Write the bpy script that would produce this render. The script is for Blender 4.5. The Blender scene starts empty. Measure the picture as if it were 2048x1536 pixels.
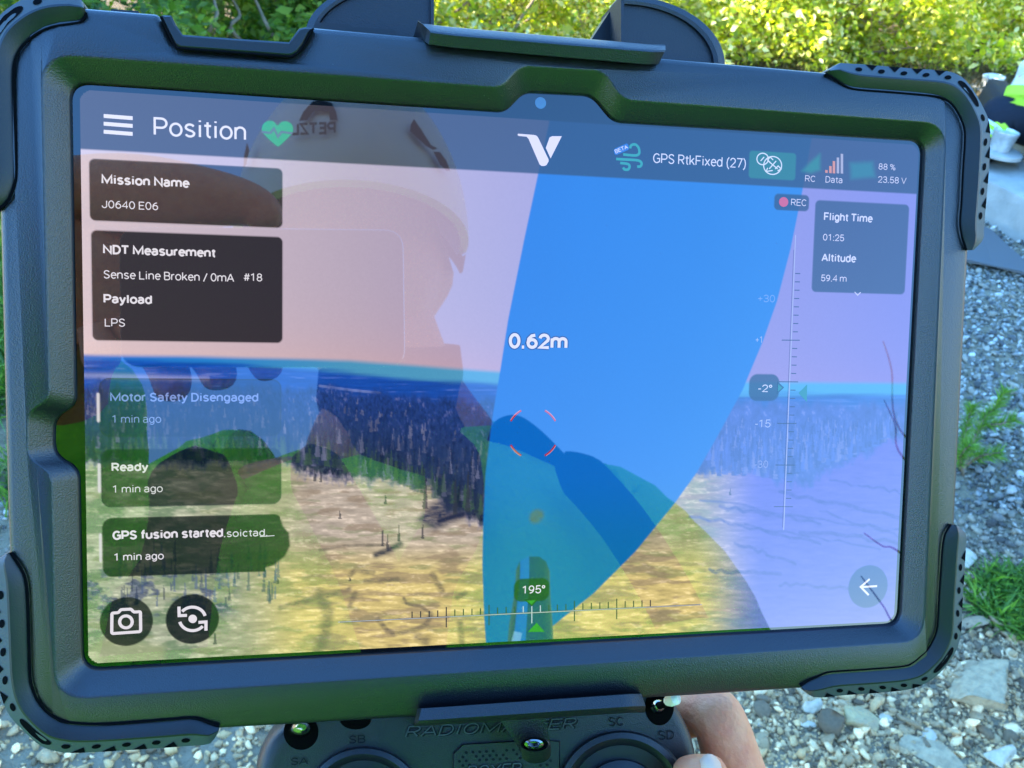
import bpy, bmesh, math, random
import numpy as np
from mathutils import Vector, Matrix
from mathutils.geometry import tessellate_polygon

random.seed(7)
RNG = np.random.default_rng(11)
SC = bpy.context.scene
COL = SC.collection

# ------------------------------------------------------------------ camera, sky, sun, exposure
F_PX = 1760.0                       # focal length in photo pixels (photo is 2048 x 1536)
CAM_POS = np.array([0.0, 0.0, 1.4])
PITCH = math.radians(35)
EV = 3.25
SUN_EL, SUN_AZ = math.radians(40), math.radians(290)   # azimuth clockwise from +Y

cam = bpy.data.cameras.new('camera')
cam.sensor_fit = 'HORIZONTAL'
cam.sensor_width = 36.0
cam.lens = 36.0 * F_PX / 2048.0
cam.clip_start = 0.01
cam.clip_end = 400
cam.dof.use_dof = True
cam.dof.focus_distance = 0.232
cam.dof.aperture_fstop = (cam.lens / 1000.0) / 0.0006
cam_ob = bpy.data.objects.new('camera', cam)
COL.objects.link(cam_ob)
cam_ob.location = CAM_POS
cam_ob.rotation_euler = (math.radians(90) - PITCH, 0, 0)
SC.camera = cam_ob

world = bpy.data.worlds.new('World')
SC.world = world
world.use_nodes = True
wn = world.node_tree
bg = wn.nodes['Background']
sky = wn.nodes.new('ShaderNodeTexSky')
sky.sky_type = 'NISHITA'
sky.sun_disc = False
sky.sun_elevation = SUN_EL
sky.sun_rotation = SUN_AZ
sky.air_density = 1.0
sky.dust_density = 0.0
sky.ozone_density = 4.5
_sat = wn.nodes.new('ShaderNodeHueSaturation')      # a deep blue, clear sky
_sat.inputs['Saturation'].default_value = 1.18
wn.links.new(sky.outputs[0], _sat.inputs['Color'])
_tc0 = wn.nodes.new('ShaderNodeTexCoord')           # less glare along the horizon: clear, dry air
_sx = wn.nodes.new('ShaderNodeSeparateXYZ')
_mr0 = wn.nodes.new('ShaderNodeMapRange')
_mr0.inputs[1].default_value = 0.05
_mr0.inputs[2].default_value = 0.62
_mr0.inputs[3].default_value = 0.42
_mr0.inputs[4].default_value = 1.0
_sc0 = wn.nodes.new('ShaderNodeVectorMath')
_sc0.operation = 'SCALE'
wn.links.new(_tc0.outputs['Generated'], _sx.inputs[0])
wn.links.new(_sx.outputs[2], _mr0.inputs[0])
wn.links.new(_sat.outputs[0], _sc0.inputs[0])
wn.links.new(_mr0.outputs[0], _sc0.inputs['Scale'])
wn.links.new(_sc0.outputs[0], bg.inputs[0])
bg.inputs[1].default_value = 0.15

sun = bpy.data.lights.new('sun', 'SUN')
sun.energy = 3.9
sun.angle = math.radians(0.5)
sun.color = (1.0, 0.95, 0.86)
sun_ob = bpy.data.objects.new('sun', sun)
COL.objects.link(sun_ob)
SUN_DIR = Vector((math.sin(SUN_AZ) * math.cos(SUN_EL), math.cos(SUN_AZ) * math.cos(SUN_EL), math.sin(SUN_EL)))
sun_ob.rotation_euler = SUN_DIR.to_track_quat('Z', 'Y').to_euler()
sun_ob.location = SUN_DIR * 30

SC.view_settings.view_transform = 'Standard'
SC.view_settings.look = 'None'
SC.view_settings.gamma = 1
SC.view_settings.exposure = EV
EMIT = 1.0 / (2 ** EV)              # so that an emitting pixel shows its own linear value

# ------------------------------------------------------------------ measuring frame of the tablet
DW, DH = 0.2175, 0.1359             # lit display, metres
_img = [(157, 179), (1836, 290), (1789, 1242), (180, 1327)]
_src = [(-DW / 2, DH / 2), (DW / 2, DH / 2), (DW / 2, -DH / 2), (-DW / 2, -DH / 2)]
_A = []
for (x, y), (u, v) in zip(_src, _img):
    u = (u - 1024) / F_PX
    v = -(v - 768) / F_PX
    _A.append([x, y, 1, 0, 0, 0, -u * x, -u * y, -u])
    _A.append([0, 0, 0, x, y, 1, -v * x, -v * y, -v])
_h = np.linalg.svd(np.array(_A))[2][-1].reshape(3, 3)
_M = np.diag([1, 1, -1]) @ _h
if _M[2, 2] > 0:
    _M = -_M
_M /= (np.linalg.norm(_M[:, 0]) * np.linalg.norm(_M[:, 1])) ** .5
_r1 = _M[:, 0] / np.linalg.norm(_M[:, 0])
_r2 = _M[:, 1] - _r1 * (_r1 @ _M[:, 1])
_r2 /= np.linalg.norm(_r2)
R_TC = np.stack([_r1, _r2, np.cross(_r1, _r2)], 1)
T_TC = _M[:, 2]
_a = math.pi / 2 - PITCH
CR = np.array([[1, 0, 0], [0, math.cos(_a), -math.sin(_a)], [0, math.sin(_a), math.cos(_a)]])
R_TW = CR @ R_TC
T_TW = CR @ T_TC + CAM_POS
TW = Matrix([list(R_TW[0]) + [T_TW[0]], list(R_TW[1]) + [T_TW[1]], list(R_TW[2]) + [T_TW[2]], [0, 0, 0, 1]])
CAM_L = R_TC.T @ (-T_TC)            # the lens in tablet coordinates


def ray_cam(px, py):
    return np.array([(px - 1024) / F_PX, -(py - 768) / F_PX, -1.0])


def L(px, py, z=0.0):
    """tablet coordinates of a measured photo point lying at height z over the screen"""
    d = R_TC.T @ ray_cam(px, py)
    k = (z - CAM_L[2]) / d[2]
    p = CAM_L + k * d
    return (float(p[0]), float(p[1]), float(z))


def proj(x, y, z=0.0):
    c = R_TC @ np.array([x, y, z]) + T_TC
    return 1024 - F_PX * c[0] / c[2], 768 + F_PX * c[1] / c[2]


def t2w(p):
    return tuple(float(v) for v in R_TW @ np.array(p, float) + T_TW)


def MW(px, py, h):
    """world point, h metres in front of the screen, whose mirror image is seen at a photo point"""
    p = L(px, py, -h)
    return t2w((p[0], p[1], h))


def G(px, py, z=0.0):
    """world point at height z seen at a photo point"""
    d = CR @ ray_cam(px, py)
    k = (z - CAM_POS[2]) / d[2]
    p = CAM_POS + k * d
    return (float(p[0]), float(p[1]), float(z))


# ------------------------------------------------------------------ object helpers
def link(ob, parent=None):
    COL.objects.link(ob)
    if parent is not None:
        ob.parent = parent
    return ob


def tag(ob, label=None, cat=None, group=None, kind=None):
    for k, v in (('label', label), ('category', cat), ('group', group), ('kind', kind)):
        if v:
            ob[k] = v
    return ob


def thing(name, label, cat, loc=(0, 0, 0), group=None, matrix=None):
    o = bpy.data.objects.new(name, None)
    o.empty_display_size = 0.02
    if matrix is not None:
        o.matrix_world = matrix
    else:
        o.location = loc
    link(o)
    return tag(o, label, cat, group)


def mesh(name, verts, faces, mat, parent=None, smooth=False, off=None, mats=None, midx=None, label=None):
    me = bpy.data.meshes.new(name)
    if off is not None:
        verts = np.asarray(verts, float) - np.asarray(off, float)
    me.from_pydata([tuple(map(float, v)) for v in verts], [], [tuple(f) for f in faces])
    for m in (mats or [mat]):
        me.materials.append(m)
    if midx is not None:
        me.polygons.foreach_set('material_index', midx)
    if smooth:
        me.polygons.foreach_set('use_smooth', [True] * len(me.polygons))
    me.update()
    ob = bpy.data.objects.new(name, me)
    link(ob, parent)
    if label:
        ob['label'] = label
    return ob


def fast_mesh(name, V, Fa, mat, parent=None, smooth=False, col=None):
    """numpy arrays straight into a mesh; all faces have the same corner count"""
    me = bpy.data.meshes.new(name)
    n, k = Fa.shape
    me.vertices.add(len(V))
    me.vertices.foreach_set('co', np.ascontiguousarray(V, np.float32).ravel())
    me.loops.add(n * k)
    me.loops.foreach_set('vertex_index', np.ascontiguousarray(Fa, np.int32).ravel())
    me.polygons.add(n)
    me.polygons.foreach_set('loop_start', np.arange(0, n * k, k, dtype=np.int32))
    me.polygons.foreach_set('loop_total', np.full(n, k, np.int32))
    if smooth:
        me.polygons.foreach_set('use_smooth', np.ones(n, bool))
    if col is not None:
        a = me.color_attributes.new('Col', 'FLOAT_COLOR', 'POINT')
        c = np.ones((len(V), 4), np.float32)
        c[:, :3] = col
        a.data.foreach_set('color', c.ravel())
    me.materials.append(mat)
    me.update(calc_edges=True)
    me.validate()
    ob = bpy.data.objects.new(name, me)
    link(ob, parent)
    return ob


def orient(ob):
    bm = bmesh.new()
    bm.from_mesh(ob.data)
    bmesh.ops.recalc_face_normals(bm, faces=bm.faces)
    bm.to_mesh(ob.data)
    bm.free()
    return ob


class Geo:
    """collects vertices and faces that become one mesh"""

    def __init__(s):
        s.v, s.f, s.m = [], [], []

    def add(s, v, f, mi=0):
        b = len(s.v)
        s.v += [tuple(map(float, p)) for p in v]
        s.f += [tuple(i + b for i in q) for q in f]
        s.m += [mi] * len(f)
        return s

    def loft(s, rings, closed=True, cap0=False, cap1=False, mi=0):
        n = len(rings[0])
        b = len(s.v)
        for r in rings:
            assert len(r) == n
            s.v += [tuple(map(float, p)) for p in r]
        for i in range(len(rings) - 1):
            for j in range(n if closed else n - 1):
                k = (j + 1) % n
                s.f.append((b + i * n + j, b + i * n + k, b + (i + 1) * n + k, b + (i + 1) * n + j))
                s.m.append(mi)
        if cap0:
            s.poly([b + j for j in range(n)], mi)
        if cap1:
            s.poly([b + (len(rings) - 1) * n + j for j in range(n)], mi)
        return s

    def poly(s, idx, mi=0):
        t = tessellate_polygon([[Vector(s.v[i]) for i in idx]])
        for a in t:
            s.f.append(tuple(idx[i] for i in a))
            s.m.append(mi)

    def prism(s, pts, z0, z1, mi=0, at=None):
        """closed outline given in photo pixels, from height z0 (front) back to z1, upright walls"""
        p = [L(x, y, z0) for x, y in pts]
        return s.loft([p, [(a, b, z1) for a, b, c in p]], True, True, True, mi)

    def box(s, c, d, mi=0):
        x, y, z = c
        a, b, e = d[0] / 2, d[1] / 2, d[2] / 2
        v = [(x + i * a, y + j * b, z + k * e) for i in (-1, 1) for j in (-1, 1) for k in (-1, 1)]
        return s.add(v, [(0, 1, 3, 2), (4, 6, 7, 5), (0, 4, 5, 1), (2, 3, 7, 6), (0, 2, 6, 4), (1, 5, 7, 3)], mi)

    def tube(s, pts, rad, n=10, mi=0, cap=True):
        pts = [Vector(p) for p in pts]
        if not hasattr(rad, '__len__'):
            rad = [rad] * len(pts)
        rings = []
        up = Vector((0.13, 0.21, 1))
        for i, p in enumerate(pts):
            d = (pts[min(i + 1, len(pts) - 1)] - pts[max(i - 1, 0)]).normalized()
            a = d.cross(up)
            if a.length < 1e-4:
                a = d.cross(Vector((1, 0, 0)))
            a.normalize()
            b = d.cross(a)
            rings.append([p + (a * math.cos(t) + b * math.sin(t)) * rad[i] for t in [2 * math.pi * k / n for k in range(n)]])
        return s.loft(rings, True, cap, cap, mi)

    def build(s, name, mat, parent=None, smooth=False, off=None, fix=True, label=None):
        mats = mat if isinstance(mat, (list, tuple)) else [mat]
        o = mesh(name, s.v, s.f, None, parent, smooth, off, mats=mats, midx=s.m, label=label)
        if fix:
            orient(o)
        return o


def auto_smooth(ob, deg=35):
    me = ob.data
    me.polygons.foreach_set('use_smooth', [True] * len(me.polygons))
    bm = bmesh.new()
    bm.from_mesh(me)
    for e in bm.edges:
        e.smooth = not (len(e.link_faces) == 2 and e.calc_face_angle(0) > math.radians(deg))
    bm.to_mesh(me)
    bm.free()
    return ob


def catmull(pts, sub=6, closed=False):
    P = [np.array(p, float) for p in pts]
    n = len(P)
    out = []
    for i in range(n if closed else n - 1):
        p1, p2 = P[i], P[(i + 1) % n]
        p0 = P[i - 1] if (closed or i > 0) else p1
        p3 = P[(i + 2) % n] if (closed or i + 2 < n) else p2
        for k in range(sub):
            t = k / sub
            out.append(tuple(.5 * (2 * p1 + (p2 - p0) * t + (2 * p0 - 5 * p1 + 4 * p2 - p3) * t * t + (3 * p1 - p0 - 3 * p2 + p3) * t ** 3)))
    if not closed:
        out.append(tuple(P[-1]))
    return out


def rounded(pts, seg=7):
    """closed polygon [(x, y, radius)] to a rounded outline with the same count per corner"""
    n = len(pts)
    out = []
    for i in range(n):
        p0, p1, p2 = (np.array(pts[j][:2], float) for j in (i - 1, i, (i + 1) % n))
        r = pts[i][2]
        a, b = p0 - p1, p2 - p1
        la, lb = np.linalg.norm(a), np.linalg.norm(b)
        r = min(r, la * .49, lb * .49)
        s, e = p1 + a / la * r, p1 + b / lb * r
        for k in range(seg + 1):
            t = k / seg
            out.append(tuple((1 - t) ** 2 * s + 2 * t * (1 - t) * p1 + t * t * e))
    return out


def resample(pts, n):
    p = np.array(pts, float)
    d = np.r_[0, np.cumsum(np.linalg.norm(np.diff(p, axis=0), axis=1))]
    t = np.linspace(0, d[-1], n)
    return np.stack([np.interp(t, d, p[:, k]) for k in range(p.shape[1])], 1)


def inset(loop, d):
    """offset a closed 2D loop inwards"""
    p = np.array(loop, float)[:, :2]
    area = 0.5 * np.sum(p[:, 0] * np.roll(p[:, 1], -1) - np.roll(p[:, 0], -1) * p[:, 1])
    t = np.roll(p, -1, 0) - np.roll(p, 1, 0)
    t /= np.linalg.norm(t, axis=1)[:, None] + 1e-12
    nrm = np.stack([-t[:, 1], t[:, 0]], 1) * (1 if area > 0 else -1)
    return p + nrm * d


def skin(nodes, edges, sub=2):
    """grow one continuous limb surface round a skeleton; nodes = [(pos, radius)], root = node 0"""
    me = bpy.data.meshes.new('skeleton')
    me.from_pydata([tuple(p) for p, r in nodes], edges, [])
    ob = bpy.data.objects.new('skeleton', me)
    COL.objects.link(ob)
    m = ob.modifiers.new('skin', 'SKIN')
    m.branch_smoothing = 0.4
    for i, (p, r) in enumerate(nodes):
        rr = r if hasattr(r, '__len__') else (r, r)
        me.skin_vertices[0].data[i].radius = rr
        me.skin_vertices[0].data[i].use_root = (i == 0)
    s = ob.modifiers.new('sub', 'SUBSURF')
    s.levels = sub
    dg = bpy.context.evaluated_depsgraph_get()
    ev = ob.evaluated_get(dg)
    em = ev.to_mesh()
    v = [tuple(q.co) for q in em.vertices]
    f = [tuple(q.vertices) for q in em.polygons]
    ev.to_mesh_clear()
    bpy.data.objects.remove(ob)
    bpy.data.meshes.remove(me)
    return v, f


# ------------------------------------------------------------------ material helpers
def mat(name, base=(.5, .5, .5), rough=.6, spec=.5, metal=0.0, noise=None, bump=None, coat=0.0, extra=None):
    """noise = (scale, other colour, lo, hi); bump = (scale, strength, distance)"""
    m = bpy.data.materials.new(name)
    m.use_nodes = True
    nt = m.node_tree
    b = nt.nodes['Principled BSDF']
    b.inputs['Base Color'].default_value = (*base, 1)
    b.inputs['Roughness'].default_value = rough
    b.inputs['Specular IOR Level'].default_value = spec
    b.inputs['Metallic'].default_value = metal
    b.inputs['Coat Weight'].default_value = coat
    tc = nt.nodes.new('ShaderNodeTexCoord')
    if noise:
        n = nt.nodes.new('ShaderNodeTexNoise')
        n.inputs['Scale'].default_value = noise[0]
        n.inputs['Detail'].default_value = 6
        r = nt.nodes.new('ShaderNodeValToRGB')
        r.color_ramp.elements[0].position = noise[2]
        r.color_ramp.elements[1].position = noise[3]
        r.color_ramp.elements[0].color = (*base, 1)
        r.color_ramp.elements[1].color = (*noise[1], 1)
        nt.links.new(tc.outputs['Object'], n.inputs['Vector'])
        nt.links.new(n.outputs['Fac'], r.inputs['Fac'])
        nt.links.new(r.outputs['Color'], b.inputs['Base Color'])
    if bump:
        n = nt.nodes.new('ShaderNodeTexNoise')
        n.inputs['Scale'].default_value = bump[0]
        n.inputs['Detail'].default_value = 3
        bp = nt.nodes.new('ShaderNodeBump')
        bp.inputs['Strength'].default_value = bump[1]
        bp.inputs['Distance'].default_value = bump[2]
        nt.links.new(tc.outputs['Object'], n.inputs['Vector'])
        nt.links.new(n.outputs['Fac'], bp.inputs['Height'])
        nt.links.new(bp.outputs['Normal'], b.inputs['Normal'])
    return m


def leaf_mat(name, trans=.45, rough=.5, spec=.35):
    m = bpy.data.materials.new(name)
    m.use_nodes = True
    nt = m.node_tree
    b = nt.nodes['Principled BSDF']
    b.inputs['Roughness'].default_value = rough
    b.inputs['Specular IOR Level'].default_value = spec
    at = nt.nodes.new('ShaderNodeAttribute')
    at.attribute_name = 'Col'
    nt.links.new(at.outputs['Color'], b.inputs['Base Color'])
    tr = nt.nodes.new('ShaderNodeBsdfTranslucent')
    hs = nt.nodes.new('ShaderNodeHueSaturation')
    hs.inputs['Value'].default_value = 1.5
    hs.inputs['Saturation'].default_value = 1.1
    nt.links.new(at.outputs['Color'], hs.inputs['Color'])
    nt.links.new(hs.outputs['Color'], tr.inputs['Color'])
    mx = nt.nodes.new('ShaderNodeMixShader')
    mx.inputs[0].default_value = trans
    nt.links.new(b.outputs[0], mx.inputs[1])
    nt.links.new(tr.outputs[0], mx.inputs[2])
    nt.links.new(mx.outputs[0], nt.nodes['Material Output'].inputs['Surface'])
    return m


def glass_emit(name, color=None):
    """a lit picture element under the tablet's cover glass: gives off its colour and mirrors the place"""
    m = bpy.data.materials.new(name)
    m.use_nodes = True
    nt = m.node_tree
    b = nt.nodes['Principled BSDF']
    b.inputs['Base Color'].default_value = (0.002, 0.002, 0.003, 1)
    b.inputs['Roughness'].default_value = 0.015
    b.inputs['IOR'].default_value = GLASS_IOR
    b.inputs['Emission Strength'].default_value = EMIT
    if color is None:
        at = nt.nodes.new('ShaderNodeAttribute')
        at.attribute_name = 'Col'
        nt.links.new(at.outputs['Color'], b.inputs['Emission Color'])
    else:
        b.inputs['Emission Color'].default_value = (*color, 1)
    return m


GLASS_IOR = 1.80


def srgb(r, g, b):
    f = lambda c: c / 12.92 if c <= .04045 else ((c + .055) / 1.055) ** 2.4
    return tuple(f(c / 255) for c in (r, g, b))


# ------------------------------------------------------------------ value noise for painting
def vnoise(x, y, seed=0):
    xi, yi = np.floor(x).astype(np.int64), np.floor(y).astype(np.int64)
    fx, fy = x - xi, y - yi
    fx, fy = fx * fx * (3 - 2 * fx), fy * fy * (3 - 2 * fy)

    def hsh(a, b):
        n = (a * 374761393 + b * 668265263 + seed * 1442695041) & 0xffffffff
        n = ((n ^ (n >> 13)) * 1274126177) & 0xffffffff
        return ((n ^ (n >> 16)) & 0xffff) / 65535.0
    a, b, c, d = hsh(xi, yi), hsh(xi + 1, yi), hsh(xi, yi + 1), hsh(xi + 1, yi + 1)
    return (a * (1 - fx) + b * fx) * (1 - fy) + (c * (1 - fx) + d * fx) * fy


def fbm(x, y, o=4, seed=0):
    s, t, a = 0, 0, 1
    for i in range(o):
        s = s + a * vnoise(x * 2 ** i, y * 2 ** i, seed + i * 17)
        t += a
        a *= .55
    return s / t


# ================================================================== LARGE STRUCTURE
def ss(a, b, x):
    t = np.clip((x - a) / (b - a), 0, 1)
    return t * t * (3 - 2 * t)


m_ground = mat('gravelly_soil', (.22, .165, .095), .95, .2, noise=(9, (.34, .26, .16), .35, .7), bump=(60, .9, .02))


def lumpy_ground():
    """one sheet from under the camera to the horizon, finer near the camera"""
    xs = np.r_[np.linspace(-150, -6, 14), np.linspace(-5.5, 5.5, 90), np.linspace(6, 150, 14)]
    ys = np.r_[np.linspace(-150, -6, 12), np.linspace(-5.5, 8, 110), np.linspace(8.5, 150, 16)]
    X, Y = np.meshgrid(xs, ys)
    Z = (fbm(X * 1.3, Y * 1.3, 4, 3) - .5) * .07
    V = np.stack([X, Y, Z], -1).reshape(-1, 3)
    ny, nx = X.shape
    i = np.arange(ny * nx).reshape(ny, nx)
    Fq = np.stack([i[:-1, :-1], i[:-1, 1:], i[1:, 1:], i[1:, :-1]], -1).reshape(-1, 4)
    return V, Fq


_V, _Fq = lumpy_ground()
ground = fast_mesh('ground', _V, _Fq, m_ground, smooth=True)
tag(ground, 'grey gravelly ground around the operator', kind='structure')
ground['category'] = 'ground'


def ground_z(x, y):
    return float((fbm(np.array([x * 1.3]), np.array([y * 1.3]), 4, 3)[0] - .5) * .07)


m_bounce_turf = mat('bounce_turf_green', (.038, .16, .010), .95, .15, noise=(5, (.065, .24, .018), .35, .7), bump=(80, 1.0, .03))  # green ground added out of view so the case reflects green
_V, _Fq = lumpy_ground()
_keep = (_V[_Fq][:, :, 1].max(1) < .12) & (abs(_V[_Fq][:, :, 0]).max(1) < 40) & (_V[_Fq][:, :, 1].min(1) > -60)
bounce_turf = fast_mesh('bounce_turf', _V + np.array([0, 0, .006]), _Fq[_keep], m_bounce_turf, smooth=True)
tag(bounce_turf, 'unseen green turf the operator stands on', 'bounce_turf', kind='structure')


m_floor = mat('leaf_litter', (.070, .050, .028), .95, .15, noise=(7, (.115, .085, .048), .35, .7), bump=(70, 1.0, .02))
_V, _Fq = lumpy_ground()
_keep = (_V[_Fq][:, :, 1].min(1) > 3.95) & (abs(_V[_Fq][:, :, 0]).max(1) < 40) & (_V[_Fq][:, :, 1].max(1) < 60)
litter = fast_mesh('ground_litter', _V + np.array([0, 0, .006]), _Fq[_keep], m_floor, smooth=True)
tag(litter, 'brown leaf litter on the ground under the shrubs', 'ground', kind='structure')


# ================================================================== THE TABLET
TAB = thing('rugged_tablet', 'rugged tablet in a dark blue-black case showing a live view of a blue turbine blade', 'tablet', matrix=TW)

m_case = mat('case_polymer', (.005, .006, .008), .32, .78, noise=(1500, (.16, .16, .15), .745, .78), bump=(3000, .55, .00022))
m_rubber = mat('soft_rubber', (.005, .006, .008), .42, .5, bump=(2500, .2, .0002))
m_rubber_lt = mat('pale_rubber_edge', (.050, .053, .056), .55, .6, bump=(2500, .2, .0002))  # lighter grey rubber for the sloping outer strip
m_seam = mat('dark_gap', (.002, .002, .003), .8, .05)
m_bezel = mat('black_glass', (.002, .002, .003), .015, .5)
m_bezel.node_tree.nodes['Principled BSDF'].inputs['IOR'].default_value = GLASS_IOR
m_lens = mat('camera_lens', (.10, .16, .26), .12, .8)

Z_IN, Z_FR = .0009, .0048
R_BIG = .0072


def loc_poly(pts, z, seg=7):
    q = [(*L(x, y, z)[:2], r) for x, y, r in pts]
    return [(a, b, z) for a, b in rounded(q, seg)]


INNER = [(140, 164, .0042), (1012, 223, .0022), (1050, 183, .0022), (1186, 190, .0026), (1229, 243, .0026), (1851, 281, .0042),
         (1801, 1250, .0042), (165, 1341, .0042), (157, 938, .0028), (107, 910, .0030), (108, 836, .0030), (151, 812, .0028)]
RIDGE = [(83, 107, R_BIG), (1003, 175, .0028), (1040, 131, .0028), (1209, 141, .0032), (1244, 199, .0032), (1893, 247, R_BIG),
         (1847, 1282, R_BIG), (111, 1399, R_BIG), (103, 946, .0030), (55, 917, .0026), (54, 824, .0026), (98, 800, .0030)]
OUTER = [(14, 6, .016), (319, 31, .001), (338, 66, .002), (350, 94, .003), (577, 114, .003), (602, 96, .002), (622, 57, .001),
         (1653, 147, .001), (1936, 170, .018), (1931, 499, .001), (1904, 1049, .001), (1893, 1350, .016),
         (1602, 1374, .001), (1240, 1397, .001), (830, 1431, .001), (438, 1454, .001), (36, 1474, .017), (18, 1000, .001), (3, 417, .001)]


def build_case():
    g = Geo()
    a = np.array(loc_poly(INNER, Z_IN))
    b = np.array(loc_poly(RIDGE, Z_FR))
    rings = [np.c_[a[:, :2], np.full(len(a), -.0012)]]
    for t, z in ((0, Z_IN), (.05, Z_IN + .0005), (.80, Z_FR - .0011), (.91, Z_FR - .00042), (1.0, Z_FR - .0001), (1.06, Z_FR)):
        p = a + (b - a) * t
        rings.append(np.c_[p[:, :2], np.full(len(p), z)])
    g.loft([[tuple(q) for q in r] for r in rings])
    inner_top = rings[-1]
    o = np.array(loc_poly(OUTER, Z_FR - .0034, 6))
    o0 = np.c_[inset(o, .0016), np.full(len(o), Z_FR - .0016)]
    o1 = np.c_[inset(o, .0006), np.full(len(o), Z_FR - .0020)]
    o2 = np.c_[inset(o, .0001), np.full(len(o), Z_FR - .0027)]
    o3 = np.c_[o[:, :2], np.full(len(o), Z_FR - .0036)]
    o4 = np.c_[inset(o, .0008), np.full(len(o), -.013)]
    g.loft([[tuple(q) for q in r] for r in (o0, o1, o2, o3, o4)], True, False, True)
    tri = tessellate_polygon([[Vector(p) for p in o0], [Vector(p) for p in inner_top]])
    allp = [tuple(p) for p in o0] + [tuple(p) for p in inner_top]
    g.add(allp, tri)
    ob = g.build('case_shell', m_case, TAB)
    bm = bmesh.new()
    bm.from_mesh(ob.data)
    bmesh.ops.remove_doubles(bm, verts=bm.verts, dist=1e-6)
    bmesh.ops.recalc_face_normals(bm, faces=bm.faces)
    bm.to_mesh(ob.data)
    bm.free()
    auto_smooth(ob, 40)
    return ob


build_case()

# port cover along the top edge
g = Geo()
cov = [(343, 32), (352, 50), (366, 70), (470, 78), (578, 85), (598, 58), (610, 55), (626, 57), (619, 68), (608, 88), (597, 104), (585, 112),
       (574, 113), (470, 105), (362, 97), (350, 90), (337, 66), (321, 33), (330, 31)]
p0 = [L(x, y, .0044) for x, y in cov]
q0 = inset(p0, .0005)
g.loft([[(x, y, .0050) for x, y in q0], [(x, y, .0046) for x, y, z in p0], [(x, y, -.012) for x, y, z in p0]], True, True, True)
ln = catmull([(321, 33), (337, 66), (350, 91), (364, 97.5), (470, 105.5), (574, 113.5), (586, 112), (598, 104), (609, 88), (620, 67), (627, 57)], 4)
g.tube([L(x, y, .0049) for x, y in ln], .00025, 5, 1)
auto_smooth(g.build('port_cover', [m_rubber, m_seam], TAB), 30)

# corner bumpers
BUMP = [
    ('inner outer top left',
     [(172, 24), (168, 36), (158, 43), (140, 46), (103, 52), (75, 64), (50, 84), (34, 107), (27, 137), (27, 200), (30, 290), (31, 350), (26, 376), (14, 403), (-6, 420)],
     [(173, 18), (168, 6), (160, -2), (140, -12), (100, -12), (64, -2), (32, 15), (2, 40), (-18, 75), (-28, 120), (-33, 200), (-32, 300), (-28, 370), (-22, 395), (-10, 421)]),
    ('top right',
     [(1652, 147), (1662, 152), (1676, 161), (1692, 171), (1715, 178), (1790, 184), (1868, 191), (1890, 197), (1906, 208), (1918, 225), (1928, 247), (1932, 272),
      (1928, 340), (1925, 402), (1922, 440), (1924, 464), (1928, 481), (1934, 500)],
     [(1652, 143), (1660, 137), (1671, 130), (1690, 131), (1715, 132), (1800, 139), (1880, 145), (1904, 152), (1922, 165), (1940, 190), (1957, 221), (1969, 256),
      (1968, 329), (1962, 400), (1959, 440), (1957, 465), (1955, 482), (1936, 501)]),
    ('bottom right',
     [(1903, 1049), (1896, 1060), (1891, 1071), (1887, 1094), (1883, 1150), (1879, 1209), (1876, 1258), (1867, 1283), (1856, 1301), (1842, 1314), (1826, 1327), (1807, 1334),
      (1735, 1340), (1661, 1345), (1640, 1353), (1618, 1362), (1602, 1373)],
     [(1905, 1048), (1915, 1057), (1923, 1067), (1921, 1100), (1919, 1140), (1915, 1200), (1912, 1262), (1903, 1294), (1892, 1314), (1877, 1333), (1858, 1351), (1836, 1364),
      (1811, 1373), (1762, 1379), (1690, 1384), (1624, 1389), (1602, 1376)]),
    ('bottom left',
     [(20, 1106), (38, 1132), (48, 1152), (53, 1180), (56, 1244), (59, 1349), (63, 1374), (70, 1394), (80, 1411), (94, 1426), (112, 1439), (136, 1447),
      (209, 1450), (332, 1441), (377, 1437), (396, 1439), (412, 1445), (438, 1454)],
     [(18, 1105), (4, 1112), (-6, 1130), (-8, 1180), (-6, 1244), (-1, 1340), (4, 1372), (12, 1398), (25, 1424), (48, 1449), (84, 1482), (115, 1494),
      (157, 1498), (300, 1490), (400, 1483), (416, 1482), (427, 1476), (439, 1456)]),
]
HOLE_SIDE = {}


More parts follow.
